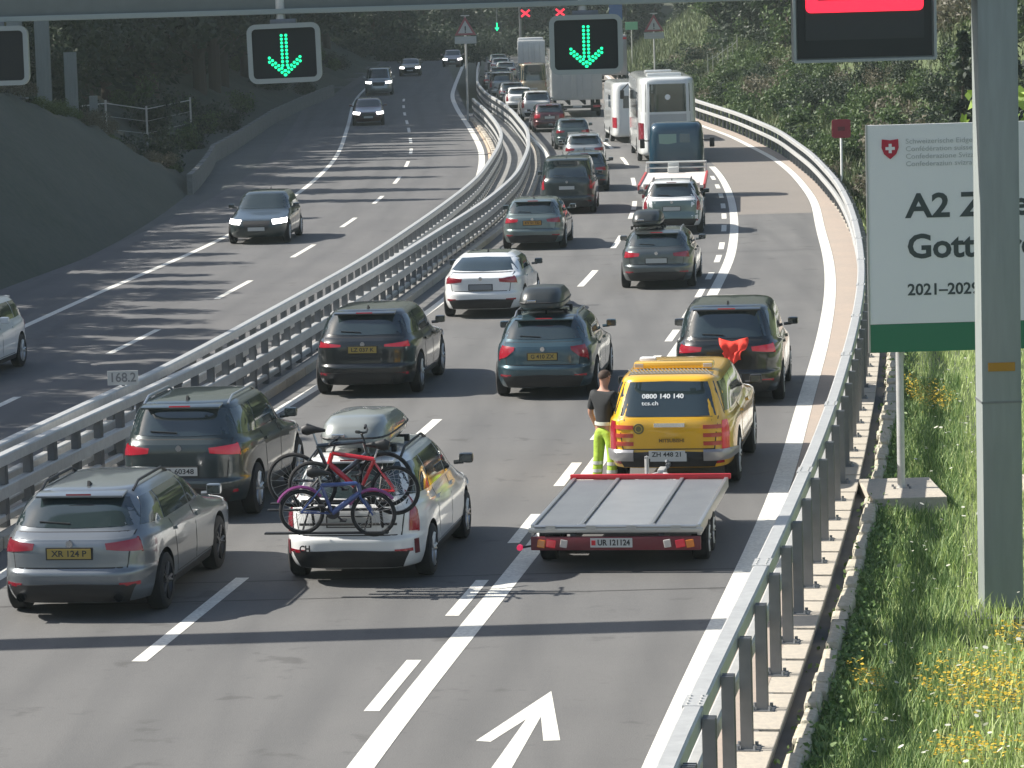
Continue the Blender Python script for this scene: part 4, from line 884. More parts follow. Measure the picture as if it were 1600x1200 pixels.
s = spot(6.3, 158.5, 'L', 2.2); mh, mb_ = boxy('motorhome', 'white motorhome with red tail lamp, mostly hidden behind the coach', 'motorhome', s, 7, 2.25, 2.95, c_white, (2.2, 5.6), .34, gc=.3)
for q in (1, -1): patch(mb_, 'rear', [(q * 1.09, 1.25), (q * .92, 1.25)], [(q * 1.09, .75), (q * .92, .75)], 'tail_lamp', tail_bright, mh, off=.015, n=3, m=4)
patch(mb_, 'rear', [(.6, 2.3), (-.6, 2.3)], [(.6, 1.7), (-.6, 1.7)], 'rear_window', glass, mh, n=6, m=4)
patch(mb_, 'left', [(1.2, 2.3), (2.6, 2.3)], [(1.2, 1.7), (2.6, 1.7)], 'side_window', glass, mh, n=5, m=4)

def lorry(label, x, y, L, W, H, body, gap=1.0, stripe=None, ln='L'):
    a = heading(ln, y) * .4 + R(90) * .6; root = empty('lorry', (x, y, float(zr(y))), (0, pitch_at(y), a)); tag(root, label, 'lorry')
    m = MB(); m.box((L / 2, 0, (gap + H) / 2), (L, W, H - gap), bev=.04); bo = m.build('cargo_box', body, root, True)
    for q in (1, -1): m = MB(); m.box((-.02, q * W * .25, (gap + H) / 2), (.03, W * .47, H - gap - .2), bev=.01); m.build('rear_door', body, bo, True)
    for q in (-.3, .3, -.1, .1): m = MB(); m.tube([(-.05, q * W, gap + .15), (-.05, q * W, H - .2)], .02, 6); m.build('door_bar', galv, bo)
    if stripe: m = MB(); m.box((-.04, 0, H - .2), (.02, W * .98, .16)); m.build('top_stripe', stripe, bo)
    m = MB(); m.box((.05, 0, .6), (.1, W * .95, .16), bev=.02); m.box((L / 2, .45, .85), (L, .1, .25)); m.box((L / 2, -.45, .85), (L, .1, .25)); m.build('chassis', black_p, root)
    for q in (1, -1):
        m = MB(); m.box((-.01, q * W * .38, .62), (.04, .4, .13)); m.build('tail_lamp', tail, root)
        m = MB(); m.box((.5, q * W * .36, .55), (.02, .55, .5)); m.build('mud_flap', black_p, root)
    m = MB(); m.box((-.015, 0, .62), (.02, .52, .11)); m.build('number_plate', pl_w, root)
    add_wheels(root, (1.2, 2.3, L + .9), W / 2 - .2, .48)
    m = MB(); m.box((L + 1.2, 0, 1.95), (1.9, W * .96, 2.4), bev=.15); cab = m.build('cab', body, root, True)
    m = MB(); m.box((L + 2.16, 0, 2.4), (.03, W * .85, .9), bev=.02); m.build('windscreen', glass_t, cab)
    return root
lorry('white box lorry with grey rear doors under the green arrow signal', 4.25, 186, 7.5, 2.95, 3.9, P('lorry_grey_white', (.42, .43, .415), 0, .45))
lorry('grey box lorry with red and white top edge, far behind the coach', 7.55, 228, 8, 2.55, 3.8, P('lorry_grey', (.27, .27, .28), 0, .5), stripe=red_s)
s = spot(1.95, 213, 'L', 1.0); car('distant_van', 'beige delivery van with one bright red lamp beyond the white lorry', 'van', None, *s, L=5.4, W=1.98, H=2.45, gc=.25, zb=1.25, cz=1.2, nz=1.0, xl=.03, xb=.06, xr=.16, rl=1.7, cl=1.0, hwr=.82, body=p_beige, lights='tall', lit=1, detail=1, spoiler=False, fin=False)
lorry('small plain white lorry farthest along the queue, beyond the beige delivery van', 2.3, 256, 5, 2.2, 3.0, P('lorry_white', (.6, .61, .6), 0, .45), gap=.9)

a = heading('M', 112); tt = empty('car_transporter', (5.55, 107.6, float(zr(109.2)) - .12), (0, pitch_at(110), a - R(1))); tag(tt, 'small car transporter with dark blue cab and empty white flatbed', 'tow truck')
bed_m = M('bed_white', (.62, .58, .54), .5, noise=[(3, .4, (.5, .45, .42))])
m = MB(); m.box((4.0, 0, 1.0), (8, 2.2, .1), bev=.02); m.build('flatbed', bed_m, tt)
for q in (1, -1):
    m = MB(); m.box((4.0, q * 1.1, 1.0), (8, .08, .18), bev=.015); m.build('side_rail', M('bed_red', (.42, .05, .05), .45), tt)
    m = MB(); m.box((-.02, q * .7, 1.02), (.12, .5, .26), Matrix.Rotation(R(-20), 3, 'Y'), bev=.02); m.build('loading_ramp', bed_m, tt)
    for k in range(3): m = MB(); m.box((-.1, q * (.55 + .14 * k), 1.03), (.02, .06, .18), Matrix.Rotation(R(25), 3, 'X')); m.build('warning_stripe', red_s, tt)
    m = MB(); m.box((0, q * .85, .7), (.05, .3, .12), bev=.01); m.build('tail_lamp', tail, tt)
m = MB(); m.tube([(8.05, -1.08, 1.05), (8.05, -1.08, 1.42), (8.05, 1.08, 1.42), (8.05, 1.08, 1.05)], .035, 8); m.tube([(8.05, -1.08, 1.22), (8.05, 1.08, 1.22)], .03, 8); m.box((8.0, .1, 1.3), (.1, .4, .2), bev=.02); m.box((7.6, .1, 1.15), (.35, .4, .24), bev=.04); m.build('headboard', M('headboard_pale', (.5, .52, .5), .5), tt, True)
m = MB(); m.box((4.2, .4, .8), (8.2, .1, .22)); m.box((4.2, -.4, .8), (8.2, .1, .22)); m.box((.02, 0, .68), (.06, 1.9, .2)); m.build('chassis', black_p, tt)
add_wheels(tt, (2.2, 9.2), .9, .42)
cabr = [(.7, .7, 8.3, 10.4, .85, 7), (.85, .85, 8.25, 10.55, .99, 8), (1.6, 1.6, 8.25, 10.6, 1.0, 8), (2.1, 2.1, 8.28, 10.45, .99, 7), (2.65, 2.65, 8.34, 10.1, .93, 6.5), (2.8, 2.8, 8.5, 9.9, .82, 6)]
cbm = loft_body(cabr, 90, 3, .03); cme = cbm.mesh('cab', p_blue, True, 35); cabo = link(bpy.data.objects.new('cab', cme), tt); cbv = BVHTree.FromPolygons([v.co.copy() for v in cme.vertices], [tuple(p.vertices) for p in cme.polygons])
patch(cbv, 'rear', [(.62, 2.42), (-.02, 2.42)], [(.6, 2.08), (.3, 2.05), (-.02, 2.1)], 'rear_window', M('cab_window_pale', (.12, .2, .17), .15, coat=.5), cabo, n=6, m=3)
patch(cbv, 'rear', [(-.14, 2.42), (-.5, 2.42)], [(-.14, 2.1), (-.5, 2.1)], 'rear_window', glass, cabo, n=4, m=3)
patch(cbv, 'front', [(-.85, 2.5), (.85, 2.5)], [(-.9, 1.7), (.9, 1.7)], 'windscreen', glass_t, cabo, n=8, m=4)
for q in (1, -1):
    m = MB(); m.box((10.3, q * 1.28, 2.0), (.12, .18, .34), bev=.03); m.tube([(10.3, q * .98, 2.1), (10.3, q * 1.26, 2.1)], .025, 6); m.build('wing_mirror', black_p, cabo, True)
    patch(cbv, 'left' if q > 0 else 'right', [(8.9, 2.4), (10.0, 2.4)], [(8.8, 1.75), (10.25, 1.75)], 'side_window', glass, cabo, n=4, m=3)

# ------------------------------------------------------------------ the patrolman
def skinned(name, verts, edges, radii, mat, parent, root=0, sub=2):
    me = bpy.data.meshes.new(name); me.from_pydata([Vector(v) for v in verts], edges, []); o = bpy.data.objects.new(name, me); COL.objects.link(o)
    sk = o.modifiers.new('skin', 'SKIN'); sk.use_smooth_shade = True
    if not me.skin_vertices: bpy.context.view_layer.update()
    lay = me.skin_vertices[0].data if me.skin_vertices else None
    if lay is None:
        bpy.context.view_layer.objects.active = o; bpy.ops.mesh.customdata_skin_add(); lay = me.skin_vertices[0].data
    for i, r_ in enumerate(radii): lay[i].radius = (r_, r_) if not isinstance(r_, tuple) else r_; lay[i].use_root = (i == root)
    ss = o.modifiers.new('s', 'SUBSURF'); ss.levels = sub; ss.render_levels = sub
    nm = evaluated_mesh(o, name); bpy.data.objects.remove(o); nm.materials.clear(); nm.materials.append(mat)
    nm.polygons.foreach_set('use_smooth', [True] * len(nm.polygons)); return link(bpy.data.objects.new(name, nm), parent)
skin = M('skin', (.42, .23, .16), .55); shirt = M('shirt_charcoal', (.018, .02, .022), .85); hivis = M('trousers_yellow_green', (.36, .52, .05), .8, noise=[(5, .6, (.25, .38, .04)), (18, .4, (.2, .3, .04))], bump=(9, .9)); grey_t = M('reflective_tape', (.55, .57, .56), .4, .3); hair_m = M('hair_brown', (.05, .03, .02), .8); shoe_m = M('shoe_dark', (.03, .028, .026), .7)
pr = empty('person', (1.33, 46.1, .01), (0, 0, R(-42))); pr.scale = (.96, .96, .955); tag(pr, 'patrolman in charcoal shirt and yellow green work trousers standing behind the pickup', 'person')
# local axes: +y is the way he faces, x to his right
bv = [(0, 0, .93), (0, 0, 1.05), (0, .0, 1.22), (0, -.01, 1.38), (0, -.015, 1.47), (0, .0, 1.53), (0, .02, 1.60), (0, .03, 1.68), (0, .02, 1.745),
      (.10, 0, .88), (.12, .02, .50), (.13, -.02, .10), (.135, .09, .04), (.14, .15, .035), (-.10, 0, .88), (-.13, .0, .50), (-.15, -.04, .10), (-.16, .07, .04), (-.165, .13, .035),
      (.19, -.01, 1.41), (.25, .03, 1.14), (.22, .24, 1.04), (.19, .33, 1.04), (-.19, -.01, 1.41), (-.26, -.03, 1.13), (-.27, .10, .92), (-.265, .15, .84)]
be = [(0, 1), (1, 2), (2, 3), (3, 4), (4, 5), (5, 6), (6, 7), (7, 8), (0, 9), (9, 10), (10, 11), (11, 12), (12, 13), (0, 14), (14, 15), (15, 16), (16, 17), (17, 18), (3, 19), (19, 20), (20, 21), (21, 22), (3, 23), (23, 24), (24, 25), (25, 26)]
br = [(.125, .095), (.125, .095), (.14, .10), (.145, .095), .065, .055, (.078, .09), (.085, .098), .055, .075, .055, .042, .045, .035, .075, .055, .042, .045, .035, .062, .045, .032, .028, .062, .045, .032, .028]
k = len(bv)
for (wi, dirv, sid) in ((22, Vector((-.1, .95, -.15)), 1), (26, Vector((.05, .25, -.95)), -1)):   # a palm with four fingers and a thumb
    w_ = Vector(bv[wi]); dirv.normalize(); side = dirv.cross(Vector((0, 0, 1)) if abs(dirv.z) < .8 else Vector((0, 1, 0))).normalized(); nrm = side.cross(dirv).normalized()
    palm = w_ + dirv * .06; bv.append(tuple(palm)); br.append((.036, .022)); pi_ = len(bv) - 1; be.append((wi, pi_))
    for f_, (off_, ln_) in enumerate(((-.03, .07), (-.01, .085), (.01, .08), (.03, .062))):
        b0 = palm + side * off_ + dirv * .03; b1 = b0 + dirv * ln_ * .55 - nrm * .012; b2 = b1 + dirv * ln_ * .45 - nrm * .03
        for q_ in (b0, b1, b2): bv.append(tuple(q_)); br.append(.0095)
        n_ = len(bv); be += [(pi_, n_ - 3), (n_ - 3, n_ - 2), (n_ - 2, n_ - 1)]
    t0 = w_ + side * .035 * sid + dirv * .03; t1 = t0 + side * .025 * sid + dirv * .03; t2 = t1 + dirv * .03 - nrm * .01
    for q_ in (t0, t1, t2): bv.append(tuple(q_)); br.append(.011)
    n_ = len(bv); be += [(wi, n_ - 3), (n_ - 3, n_ - 2), (n_ - 2, n_ - 1)]
body_o = skinned('body', bv, be, br, skin, pr)
face = MB()
for q in (-1, 1): face.lathe([(-.008, .001), (-.004, .011), (.004, .011), (.008, .001)], 'y', 10, (q * .032, .122, 1.69))
fo = face.build('eyes', M('eye_white', (.5, .5, .5), .3), pr, True)
nose_ = MB(); nose_.tube([(0, .12, 1.69), (0, .142, 1.655), (0, .125, 1.645)], [.008, .015, .01], 8)
for q in (-1, 1): nose_.tube([(q * .083, .025, 1.70), (q * .095, .012, 1.68), (q * .085, .02, 1.65)], [.008, .017, .01], 8)
nose_.build('nose_and_ears', skin, pr, True)
mo_ = MB(); mo_.tube([(-.025, .113, 1.615), (0, .12, 1.612), (.025, .113, 1.615)], .006, 6); mo_.build('mouth', M('lips', (.35, .12, .1), .6), pr, True)
hr = MB(); hv = []
for i in range(9):
    for j in range(20):
        th, ph = math.pi * .5 * i / 8 * 1.18, 2 * math.pi * j / 20; back = .5 - .5 * math.sin(ph)
        th *= (.62 + .42 * back); hv.append((.093 * math.sin(th) * math.cos(ph), .022 + .108 * math.sin(th) * math.sin(ph), 1.685 + .098 * math.cos(th)))
hr.add(hv, [(i * 20 + j, i * 20 + (j + 1) % 20, (i + 1) * 20 + (j + 1) % 20, (i + 1) * 20 + j) for i in range(8) for j in range(20)]); hr.build('hair', hair_m, pr, True)
skinned('shirt', [(0, 0, .93), (0, 0, 1.05), (0, .0, 1.22), (0, -.01, 1.38), (0, -.015, 1.46), (.19, -.01, 1.41), (.25, .028, 1.15), (-.19, -.01, 1.41), (-.258, -.028, 1.14)], [(0, 1), (1, 2), (2, 3), (3, 4), (3, 5), (5, 6), (3, 7), (7, 8)],
        [(.165, .13), (.162, .128), (.172, .13), (.175, .125), .085, .08, .06, .08, .06], shirt, pr)
skinned('trousers', [(0, 0, .99), (0, 0, .90), (.10, 0, .84), (.12, .02, .50), (.13, -.02, .09), (-.10, 0, .84), (-.13, .0, .50), (-.15, -.04, .09)], [(0, 1), (1, 2), (2, 3), (3, 4), (1, 5), (5, 6), (6, 7)], [(.162, .125), (.165, .13), .108, .085, .075, .108, .085, .075], hivis, pr)
for (x, y, z, rr_) in ((.128, .008, .36, .086), (.13, -.01, .24, .082), (-.14, -.018, .36, .086), (-.145, -.028, .24, .082)):
    tb = MB(); tb.lathe([(-.025, rr_), (.025, rr_)], 'z', 20, (x, y, z)); tb.build('reflective_band', grey_t, pr, True)
bl = MB(); bl.lathe([(-.025, .001), (-.025, .155), (.025, .155), (.025, .001)], 'z', 24, (0, 0, .97)); blo = bl.build('belt', M('belt_pale', (.5, .52, .45), .6), pr, True); blo.scale = (1.08, .86, 1); blo.location = (0, 0, 0)
for x, y in ((.137, .05), (-.162, .035)):
    sh = MB(); sh.box((x, y, .045), (.10, .29, .085), bev=.03); sh.build('shoe', shoe_m, pr, True)

# ------------------------------------------------------------------ gantry, lane signals, matrix board
GY = 36.8
gn = empty('sign_gantry', (5.63, GY, -.35)); tag(gn, 'grey steel sign gantry spanning the road, its thick post standing in the meadow', 'gantry')
m = MB(); m.box((0, 0, 4.3), (.46, .5, 8.2), bev=.03); po = m.build('post', grey_p, gn, True)
m = MB(); m.box((.1, .31, 4.0), (.2, .12, 8.0), bev=.01); m.build('cable_duct', grey_p, gn, True)
for z in (1.9, 4.1, 5.5, 6.6): m = MB(); m.box((.245, .1, z), (.03, .1, .16), bev=.01); m.build('bracket', galv_d, gn)
m = MB(); m.box((0, -.253, 3.02), (.31, .012, .1), bev=.003); m.build('inventory_plate', M('plate_amber', (.36, .18, .01), .5), gn)
m = MB(); m.box((0, -.002, 2.61), (.47, .51, .025)); m.build('weld_seam', galv_d, gn)
m = MB(); m.box((0, 0, .08), (.85, .85, .08), bev=.01)
for q in (-1, 1):
    for w in (-1, 1): m.lathe([(.12, .035), (.2, .035), (.2, .001)], 'z', 8, (q * .35, w * .35, 0))
m.build('base_plate', galv_d, gn)
m = MB(); m.box((-10.5, 0, 7.71), (21.6, .5, .85), bev=.02); bm_ = m.build('beam', beam_m, gn, True)
m = MB(); m.box((-10.5, -.27, 7.31), (21.4, .06, .06), bev=.01); m.build('beam_flange', M('flange_pale', (.26, .3, .29), .5), bm_)
m = MB(); m.box((-20.9, 0, 4.0), (.5, .5, 7.6), bev=.03); m.build('post', grey_p, gn, True)

frame_l = M('signal_frame', (.30, .33, .325), .45, .2)
def rrect(w, h, r_, n=5):
    out = []
    for cx, cy, a0 in ((w / 2 - r_, h / 2 - r_, 0), (-w / 2 + r_, h / 2 - r_, 90), (-w / 2 + r_, -h / 2 + r_, 180), (w / 2 - r_, -h / 2 + r_, 270)):
        for k in range(n + 1): a = R(a0 + 90 * k / n); out.append((cx + r_ * math.cos(a), cy + r_ * math.sin(a)))
    return out
def frame_ring(w, h, r_, t, d, y0):
    a = rrect(w, h, r_); b = rrect(w - 2 * t, h - 2 * t, max(r_ - t, .01)); n = len(a); mb = MB()
    mb.add([(x, y0, z) for x, z in a] + [(x, y0, z) for x, z in b] + [(x, y0 + d, z) for x, z in a] + [(x, y0 + d, z) for x, z in b],
           [f for i in range(n) for j in [(i + 1) % n] for f in ((i, j, n + j, n + i), (2 * n + j, 2 * n + i, 3 * n + i, 3 * n + j), (i, 2 * n + i, 2 * n + j, j), (n + j, 3 * n + j, 3 * n + i, n + i))]); return mb
def arrow_cells():
    c = []
    for k in range(9):
        for dx in (-.026, .026): c.append((dx, .20 - .042 * k))
    for k in range(6):
        for q in (-1, 1):
            for t in (0, .052): c.append((q * (.0 + .034 * k + .004), -.245 + .030 * k + t * .9 + .0 * q))
    return c
def lane_signal(x, z, label, w=.83, h=.67, tilt=0, lit=True):
    r = empty('lane_signal', (x, GY - .35, z), (0, R(tilt), 0)); tag(r, label, 'lane signal', 'lane signals under the near gantry')
    m = MB(); m.prism(rrect(w - .05, h - .05, .07), .22, 0, (0, .24, 0), (1, 0, 0), (0, 0, 1), (0, -1, 0)); m.build('housing', grey_p, r, True)
    m = MB(); m.prism(rrect(w - .1, h - .1, .05), .012, 0, (0, .018, 0)); m.build('display', dark_s, r)
    frame_ring(w, h, .1, .055, .1, -.03).build('frame', frame_l, r, True)
    if lit:
        m = MB()
        for cx, cz_ in arrow_cells(): m.lathe([(0, .017), (-.012, .015), (-.016, .001)], 'y', 8, (cx, .004, cz_))
        m.build('arrow_lamps', led_g, r)
    m = MB(); m.tube([(-.03, .12, h / 2 - .03), (-.03, .12, 7.0 - z + .1)], .055, 10); m.build('hanger', galv, r, True)
    m = MB(); m.box((0, .12, h / 2 + .02), (.3, .16, .06), bev=.015); m.build('clamp', galv_d, r)
    return r
lane_signal(-5.78, 6.55, 'dark lane signal cut by the left edge of the photo', lit=False)
lane_signal(-2.47, 6.49, 'lane signal with green downward arrow over the opposite carriageway, left of the two lit ones', tilt=-1)
lane_signal(.95, 6.49, 'lane signal with green downward arrow in front of the white lorry')
vm = empty('matrix_sign', (4.1, GY - .42, 6.22)); tag(vm, 'dark electronic message board with red bar at the top of the photo', 'electronic sign')
m = MB(); m.box((0, .2, .95), (1.6, .36, 1.9), bev=.02); m.build('housing', grey_p, vm, True)
m = MB(); m.box((0, .01, .95), (1.52, .02, 1.82)); m.build('display', dark_s, vm)
m = MB(); m.box((0, .0, 1.02), (1.34, .02, 1.56)); m.build('screen', M('screen_grey', (.028, .032, .034), .4), vm)
frame_ring(1.33, 1.0, .06, .135, .03, -.03).build('red_border', led_r, vm).location = (0, 0, 1.05)
frame_ring(1.62, 1.92, .03, .03, .06, -.04).build('frame', frame_l, vm).location = (0, 0, .95)

# ------------------------------------------------------------------ construction billboard
BX, BY = 5.07, 44.9
bb = empty('billboard', (BX, BY, -.35)); tag(bb, 'large white construction billboard with a red shield and a green strip, behind the gantry post', 'billboard')
bw, bz0, bz1 = 3.3, 2.33, 5.53
m = MB(); m.box((bw / 2, 0, (bz0 + .4 + bz1) / 2), (bw, .06, bz1 - bz0 - .4), bev=.004); pn = m.build('panel', white_s, bb)
m = MB(); m.box((bw / 2, -.001, bz0 + .198), (bw, .062, .396), bev=.004); m.build('green_strip', M('strip_green', (.02, .16, .08), .5), bb)
m = MB(); m.box((-.012, 0, (bz0 + bz1) / 2), (.024, .08, bz1 - bz0 + .01)); m.build('edge_trim', alloy, bb)
ink_d = M('lettering_dark', (.045, .06, .06), .6); ink_f = M('lettering_faint', (.42, .44, .43), .6)
FX = -.034
for t, z, sz, bo, xq in (('A2 Zweite', 4.37, .47, .012, 1.12), ('Gotthardröhre', 3.80, .47, .012, 1.04), ('2021–2029', 3.20, .225, .005, 1.0)):
    text_obj('lettering', t, sz, (.53, FX, z), ink_d, pn, 'front', bold=bo, align='LEFT', xs=xq)
for k, t in enumerate(('Schweizerische Eidgenossenschaft', 'Confédération suisse', 'Confederazione Svizzera', 'Confederaziun svizra')):
    text_obj('small_lettering', t, .1, (.53, FX, 5.29 - .105 * k), ink_f, pn, 'front', align='LEFT', xs=1.1)
shield = [(-.115, .14), (0, .125), (.115, .14), (.12, .02), (.085, -.07), (0, -.14), (-.085, -.07), (-.12, .02)]
m = MB(); m.prism(shield, .01, 0, (.315, FX + .002, 5.19)); sh_ = m.build('shield', M('shield_red', (.42, .015, .04), .5), bb)
m = MB(); m.box((.315, FX - .012, 5.2), (.13, .008, .042)); m.box((.315, FX - .0125, 5.2), (.042, .008, .13)); m.build('cross', white_s, sh_)
for x in (.42, 2.8):
    ft = empty('concrete_footing', (BX + x, BY - .65, -.38)) ; tag(ft, 'cream concrete footing block under the left billboard leg' if x < 1 else 'concrete footing block under the right billboard leg, hidden by the gantry post', 'footing', None)
    m = MB(); m.box((0, .75, .2), (1.04, 1.9, .42), bev=.012); m.build('block', conc, ft)
    m = MB(); m.tube([(x, .1, .3), (x, .1, 5.4)], .055, 12); lg = m.build('leg', galv, bb, True)
    m = MB(); m.box((x, .1, .33), (.3, .3, .025))
    for q in (-1, 1):
        for w in (-1, 1): m.lathe([(.34, .018), (.41, .018), (.41, .001)], 'z', 8, (x + q * .11, .1 + w * .11, 0))
    m.build('base_plate', galv_d, lg)

# ------------------------------------------------------------------ small signs
y = 51.8; q = gp('A', .0, y); km = empty('kilometre_sign', (q.x, q.y - .12, q.z + 1.06)); tag(km, 'small grey kilometre plate 168.2 on the median guard rail', 'road sign')
m = MB(); m.box((0, 0, .12), (.5, .012, .235), bev=.004); m.build('plate', M('plate_grey_white', (.5, .5, .47), .6), km); m = MB(); m.box((0, .02, .02), (.05, .03, .3)); m.build('bracket', galv_d, km)
text_obj('lettering', '168.2', .21, (0, -.009, .12), M('lettering_grey', (.2, .2, .2), .6), km, 'front', bold=.004, width=.4)
def tri_sign(label, x, y, z0, size, base):
    r = empty('warning_sign', (x, y, base)); tag(r, label, 'road sign', 'triangular warning signs')
    h = size * .866; zt = z0 - base
    def tri(k, c=.0): return [(-size / 2 * k, -h / 3 * k), (size / 2 * k, -h / 3 * k), (0, 2 * h / 3 * k)]
    m = MB(); m.prism(tri(1), .03, 0, (0, 0, zt + h / 3)); p_ = m.build('triangle', M('sign_red', (.28, .08, .09), .5), r)
    m = MB(); m.prism(tri(.68), .006, 0, (0, -.031, zt + h / 3)); m.build('triangle_face', M('sign_white', (.42, .42, .4), .5), p_)
    m = MB(); m.box((0, -.042, zt + h * .36), (.07, .006, .26)); m.box((0, -.042, zt + h * .17), (.08, .006, .07)); m.build('exclamation_mark', ink, p_)
    m = MB(); m.box((0, -.01, zt - .27), (size, .03, .42)); pl_ = m.build('supplementary_plate', M('sign_grey', (.4, .42, .4), .5), r)
    m = MB(); m.box((0, -.03, zt - .27), (size * .7, .008, .08)); m.build('plate_lettering', ink_f, pl_)
    m = MB(); m.tube([(0, .05, 0), (0, .05, zt + h)], .06, 8); m.build('pole', galv, r, True)
    m = MB(); m.box((0, .02, zt + h + .04), (.5, .06, .06)); m.build('top_bar', galv, r)
    return r
tri_sign('triangular warning sign with exclamation mark on a pole at the end of the median', -2.1, 185, 5.95, 1.25, float(zr(185)))
tri_sign('triangular warning sign beside the far outer guard rail, right of the lorries', 10.2, 216, 5.7, 1.35, float(zr(216)) - .2)
rs = empty('square_sign', tuple(right_p(.6, 124) - Vector((0, 0, .7)))); tag(rs, 'dark red square sign on a white pole behind the outer guard rail', 'road sign')
m = MB(); m.prism(rrect(.72, .72, .1), .03, 0, (0, 0, 2.95)); m.build('panel', M('sign_dark_red', (.3, .015, .035), .5), rs); m = MB(); m.box((0, -.034, 2.95), (.28, .006, .16)); m.build('dark_mark', M('mark_dark', (.14, .01, .02), .5), rs)
m = MB(); m.tube([(0, .04, 0), (0, .04, 3.25)], .05, 8); m.build('pole', white_s, rs, True)
dl = empty('delineator', (X('L1', 76) - 3.2, 79, .7)); tag(dl, 'small white marker post on the dark bank at the left edge', 'marker post')
m = MB(); m.box((0, 0, .25), (.08, .05, .5), bev=.01); m.build('post', M('marker_white', (.5, .5, .48), .5), dl)
# far gantry with red crosses
fg = empty('distant_gantry', (1.75, 302, float(zr(302)))); tag(fg, 'distant dark gantry carrying two red lane crosses', 'gantry')
m = MB(); m.tube([(0, 0, 0), (0, 0, 5.6)], .12, 8); m.build('post', galv_d, fg); m = MB(); m.box((3.4, 0, 5.6), (7.4, .4, .5)); m.build('beam', grey_p, fg)
for x, lb in ((2.25, 'distant lane signal with red cross, left of the pair'), (5.5, 'distant lane signal with red cross, right of the pair')):
    r = empty('lane_signal', (x, 301.6, 7.3)); tag(r, lb, 'lane signal', 'distant lane signals'); m = MB(); m.box((0, .1, 0), (1.15, .2, 1.0), bev=.05); m.build('housing', dark_s, r)
    m = MB()
    for q in (1, -1): m.box((0, -.02 - .003 * q, 0), (1.0, .03, .17), Matrix.Rotation(R(38 * q), 3, 'Y'))
    m.build('red_cross', led_r, r); m = MB(); m.tube([(0, .1, .4), (0, .1, .9)], .05, 6); m.build('hanger', galv_d, r)
r = empty('lane_signal', (-.45, 300, 6.1)); tag(r, 'distant lane signal with small green arrow before the dark woods', 'lane signal', 'distant lane signals'); m = MB(); m.box((0, .1, .0), (.9, .2, .9), bev=.05); m.build('housing', dark_s, r)
m = MB(); m.prism([(-.06, .4), (.06, .4), (.06, -.05), (.22, -.05), (0, -.38), (-.22, -.05), (-.06, -.05)], .03, 0, (0, -.01, 0)); m.build('green_arrow', led_g, r); m = MB(); m.tube([(0, .1, .45), (0, .1, 2.3)], .05, 6); m.tube([(-12, .1, 2.3), (1.6, .1, 2.3)], .12, 6); m.build('hanger', galv_d, r)
for (x, y, z, w, h, mt, lb) in ((10.5, 296, 7.2, 1.2, 1.6, M('sign_blue', (.03, .1, .3), .5), 'distant blue road sign above the grey lorry'), (11.6, 288, 5.9, 1.1, .7, M('sign_pale_green', (.2, .5, .3), .5), 'distant pale green road sign beside the far warning sign')):
    r = empty('direction_sign', (x, y, float(zr(y)))); tag(r, lb, 'road sign'); m = MB(); m.box((0, 0, z - float(zr(y))), (w, .04, h), bev=.01); m.build('panel', mt, r); m = MB(); m.tube([(0, .06, 0), (0, .06, z - float(zr(y)))], .06, 6); m.build('pole', galv, r)

# steel columns and a fence along the crest of the left bank
for k, (x, y, z, h, w) in enumerate(((-17.25, 114, 4.5, 4.6, .5), (-17.35, 121.5, 3.9, 4.2, .5), (-17.0, 126.5, 2.6, 4.0, .45), (-16.6, 130, 1.8, 3.0, .3))):
    r = empty('steel_column', (x, y, z - .6)); tag(r, ['tallest grey steel column at the left end of the bank', 'second grey steel column from the left on the bank', 'third grey steel column from the left on the bank', 'shortest grey steel column, nearest the wire fence'][k], 'column', 'grey steel columns on the left bank')
    m = MB(); m.box((0, -w * .45, h / 2), (w, .03, h)); m.box((0, w * .45, h / 2), (w, .03, h)); m.box((0, 0, h / 2), (.03, w * .9, h)); m.build('shaft', grey_p, r)
    m = MB(); m.box((0, 0, .6), (w * 1.4, w * 1.4, .06)); m.build('base_plate', galv_d, r)
fe = empty('wire_fence', (-18, 140, 2.4)); tag(fe, 'thin wire fence with pale posts above the bank on the left', 'fence')
pts = [(-18.8, 132), (-19.0, 139), (-18.6, 150), (-17.6, 158), (-16.6, 170)]
for i, (x, y) in enumerate(pts):
    b = left_z(X('L1', y) + left_off(y) - x, y); m = MB(); m.tube([(x + 18, y - 140, b - 2.7), (x + 18, y - 140, b - 2.4 + 2.0)], .055, 6); m.build('post', galv, fe)
for k in range(3):
    m = MB(); m.tube([(x + 18, y - 140, left_z(X('L1', y) + left_off(y) - x, y) - 2.4 + 1.85 - .6 * k) for x, y in pts], .025 if k == 0 else .01, 5); m.build('wire', galv, fe)

# low concrete wall along the apron on the left
rw = empty('retaining_wall', gp('L1', 0, 128)); tag(rw, 'low concrete wall in the shade along the left edge of the opposite carriageway', 'wall')
wp = [(X('L1', y) + left_off(y) + .12, y) for y in np.arange(126, 232, 3.0)]
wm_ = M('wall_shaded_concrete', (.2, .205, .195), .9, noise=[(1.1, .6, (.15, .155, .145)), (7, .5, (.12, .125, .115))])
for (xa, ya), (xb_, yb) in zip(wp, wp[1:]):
    a = Vector((xa, ya, float(zr(ya)))); b = Vector((xb_, yb, float(zr(yb)))); d = b - a; m = MB(); m.box((0, 0, .35), (d.length - .03, .22, .9), bev=.015); p = m.build('wall_panel', wm_, rw); p.location = (a + b) / 2 - rw.location; p.rotation_euler = (0, 0, math.atan2(d.y, d.x))
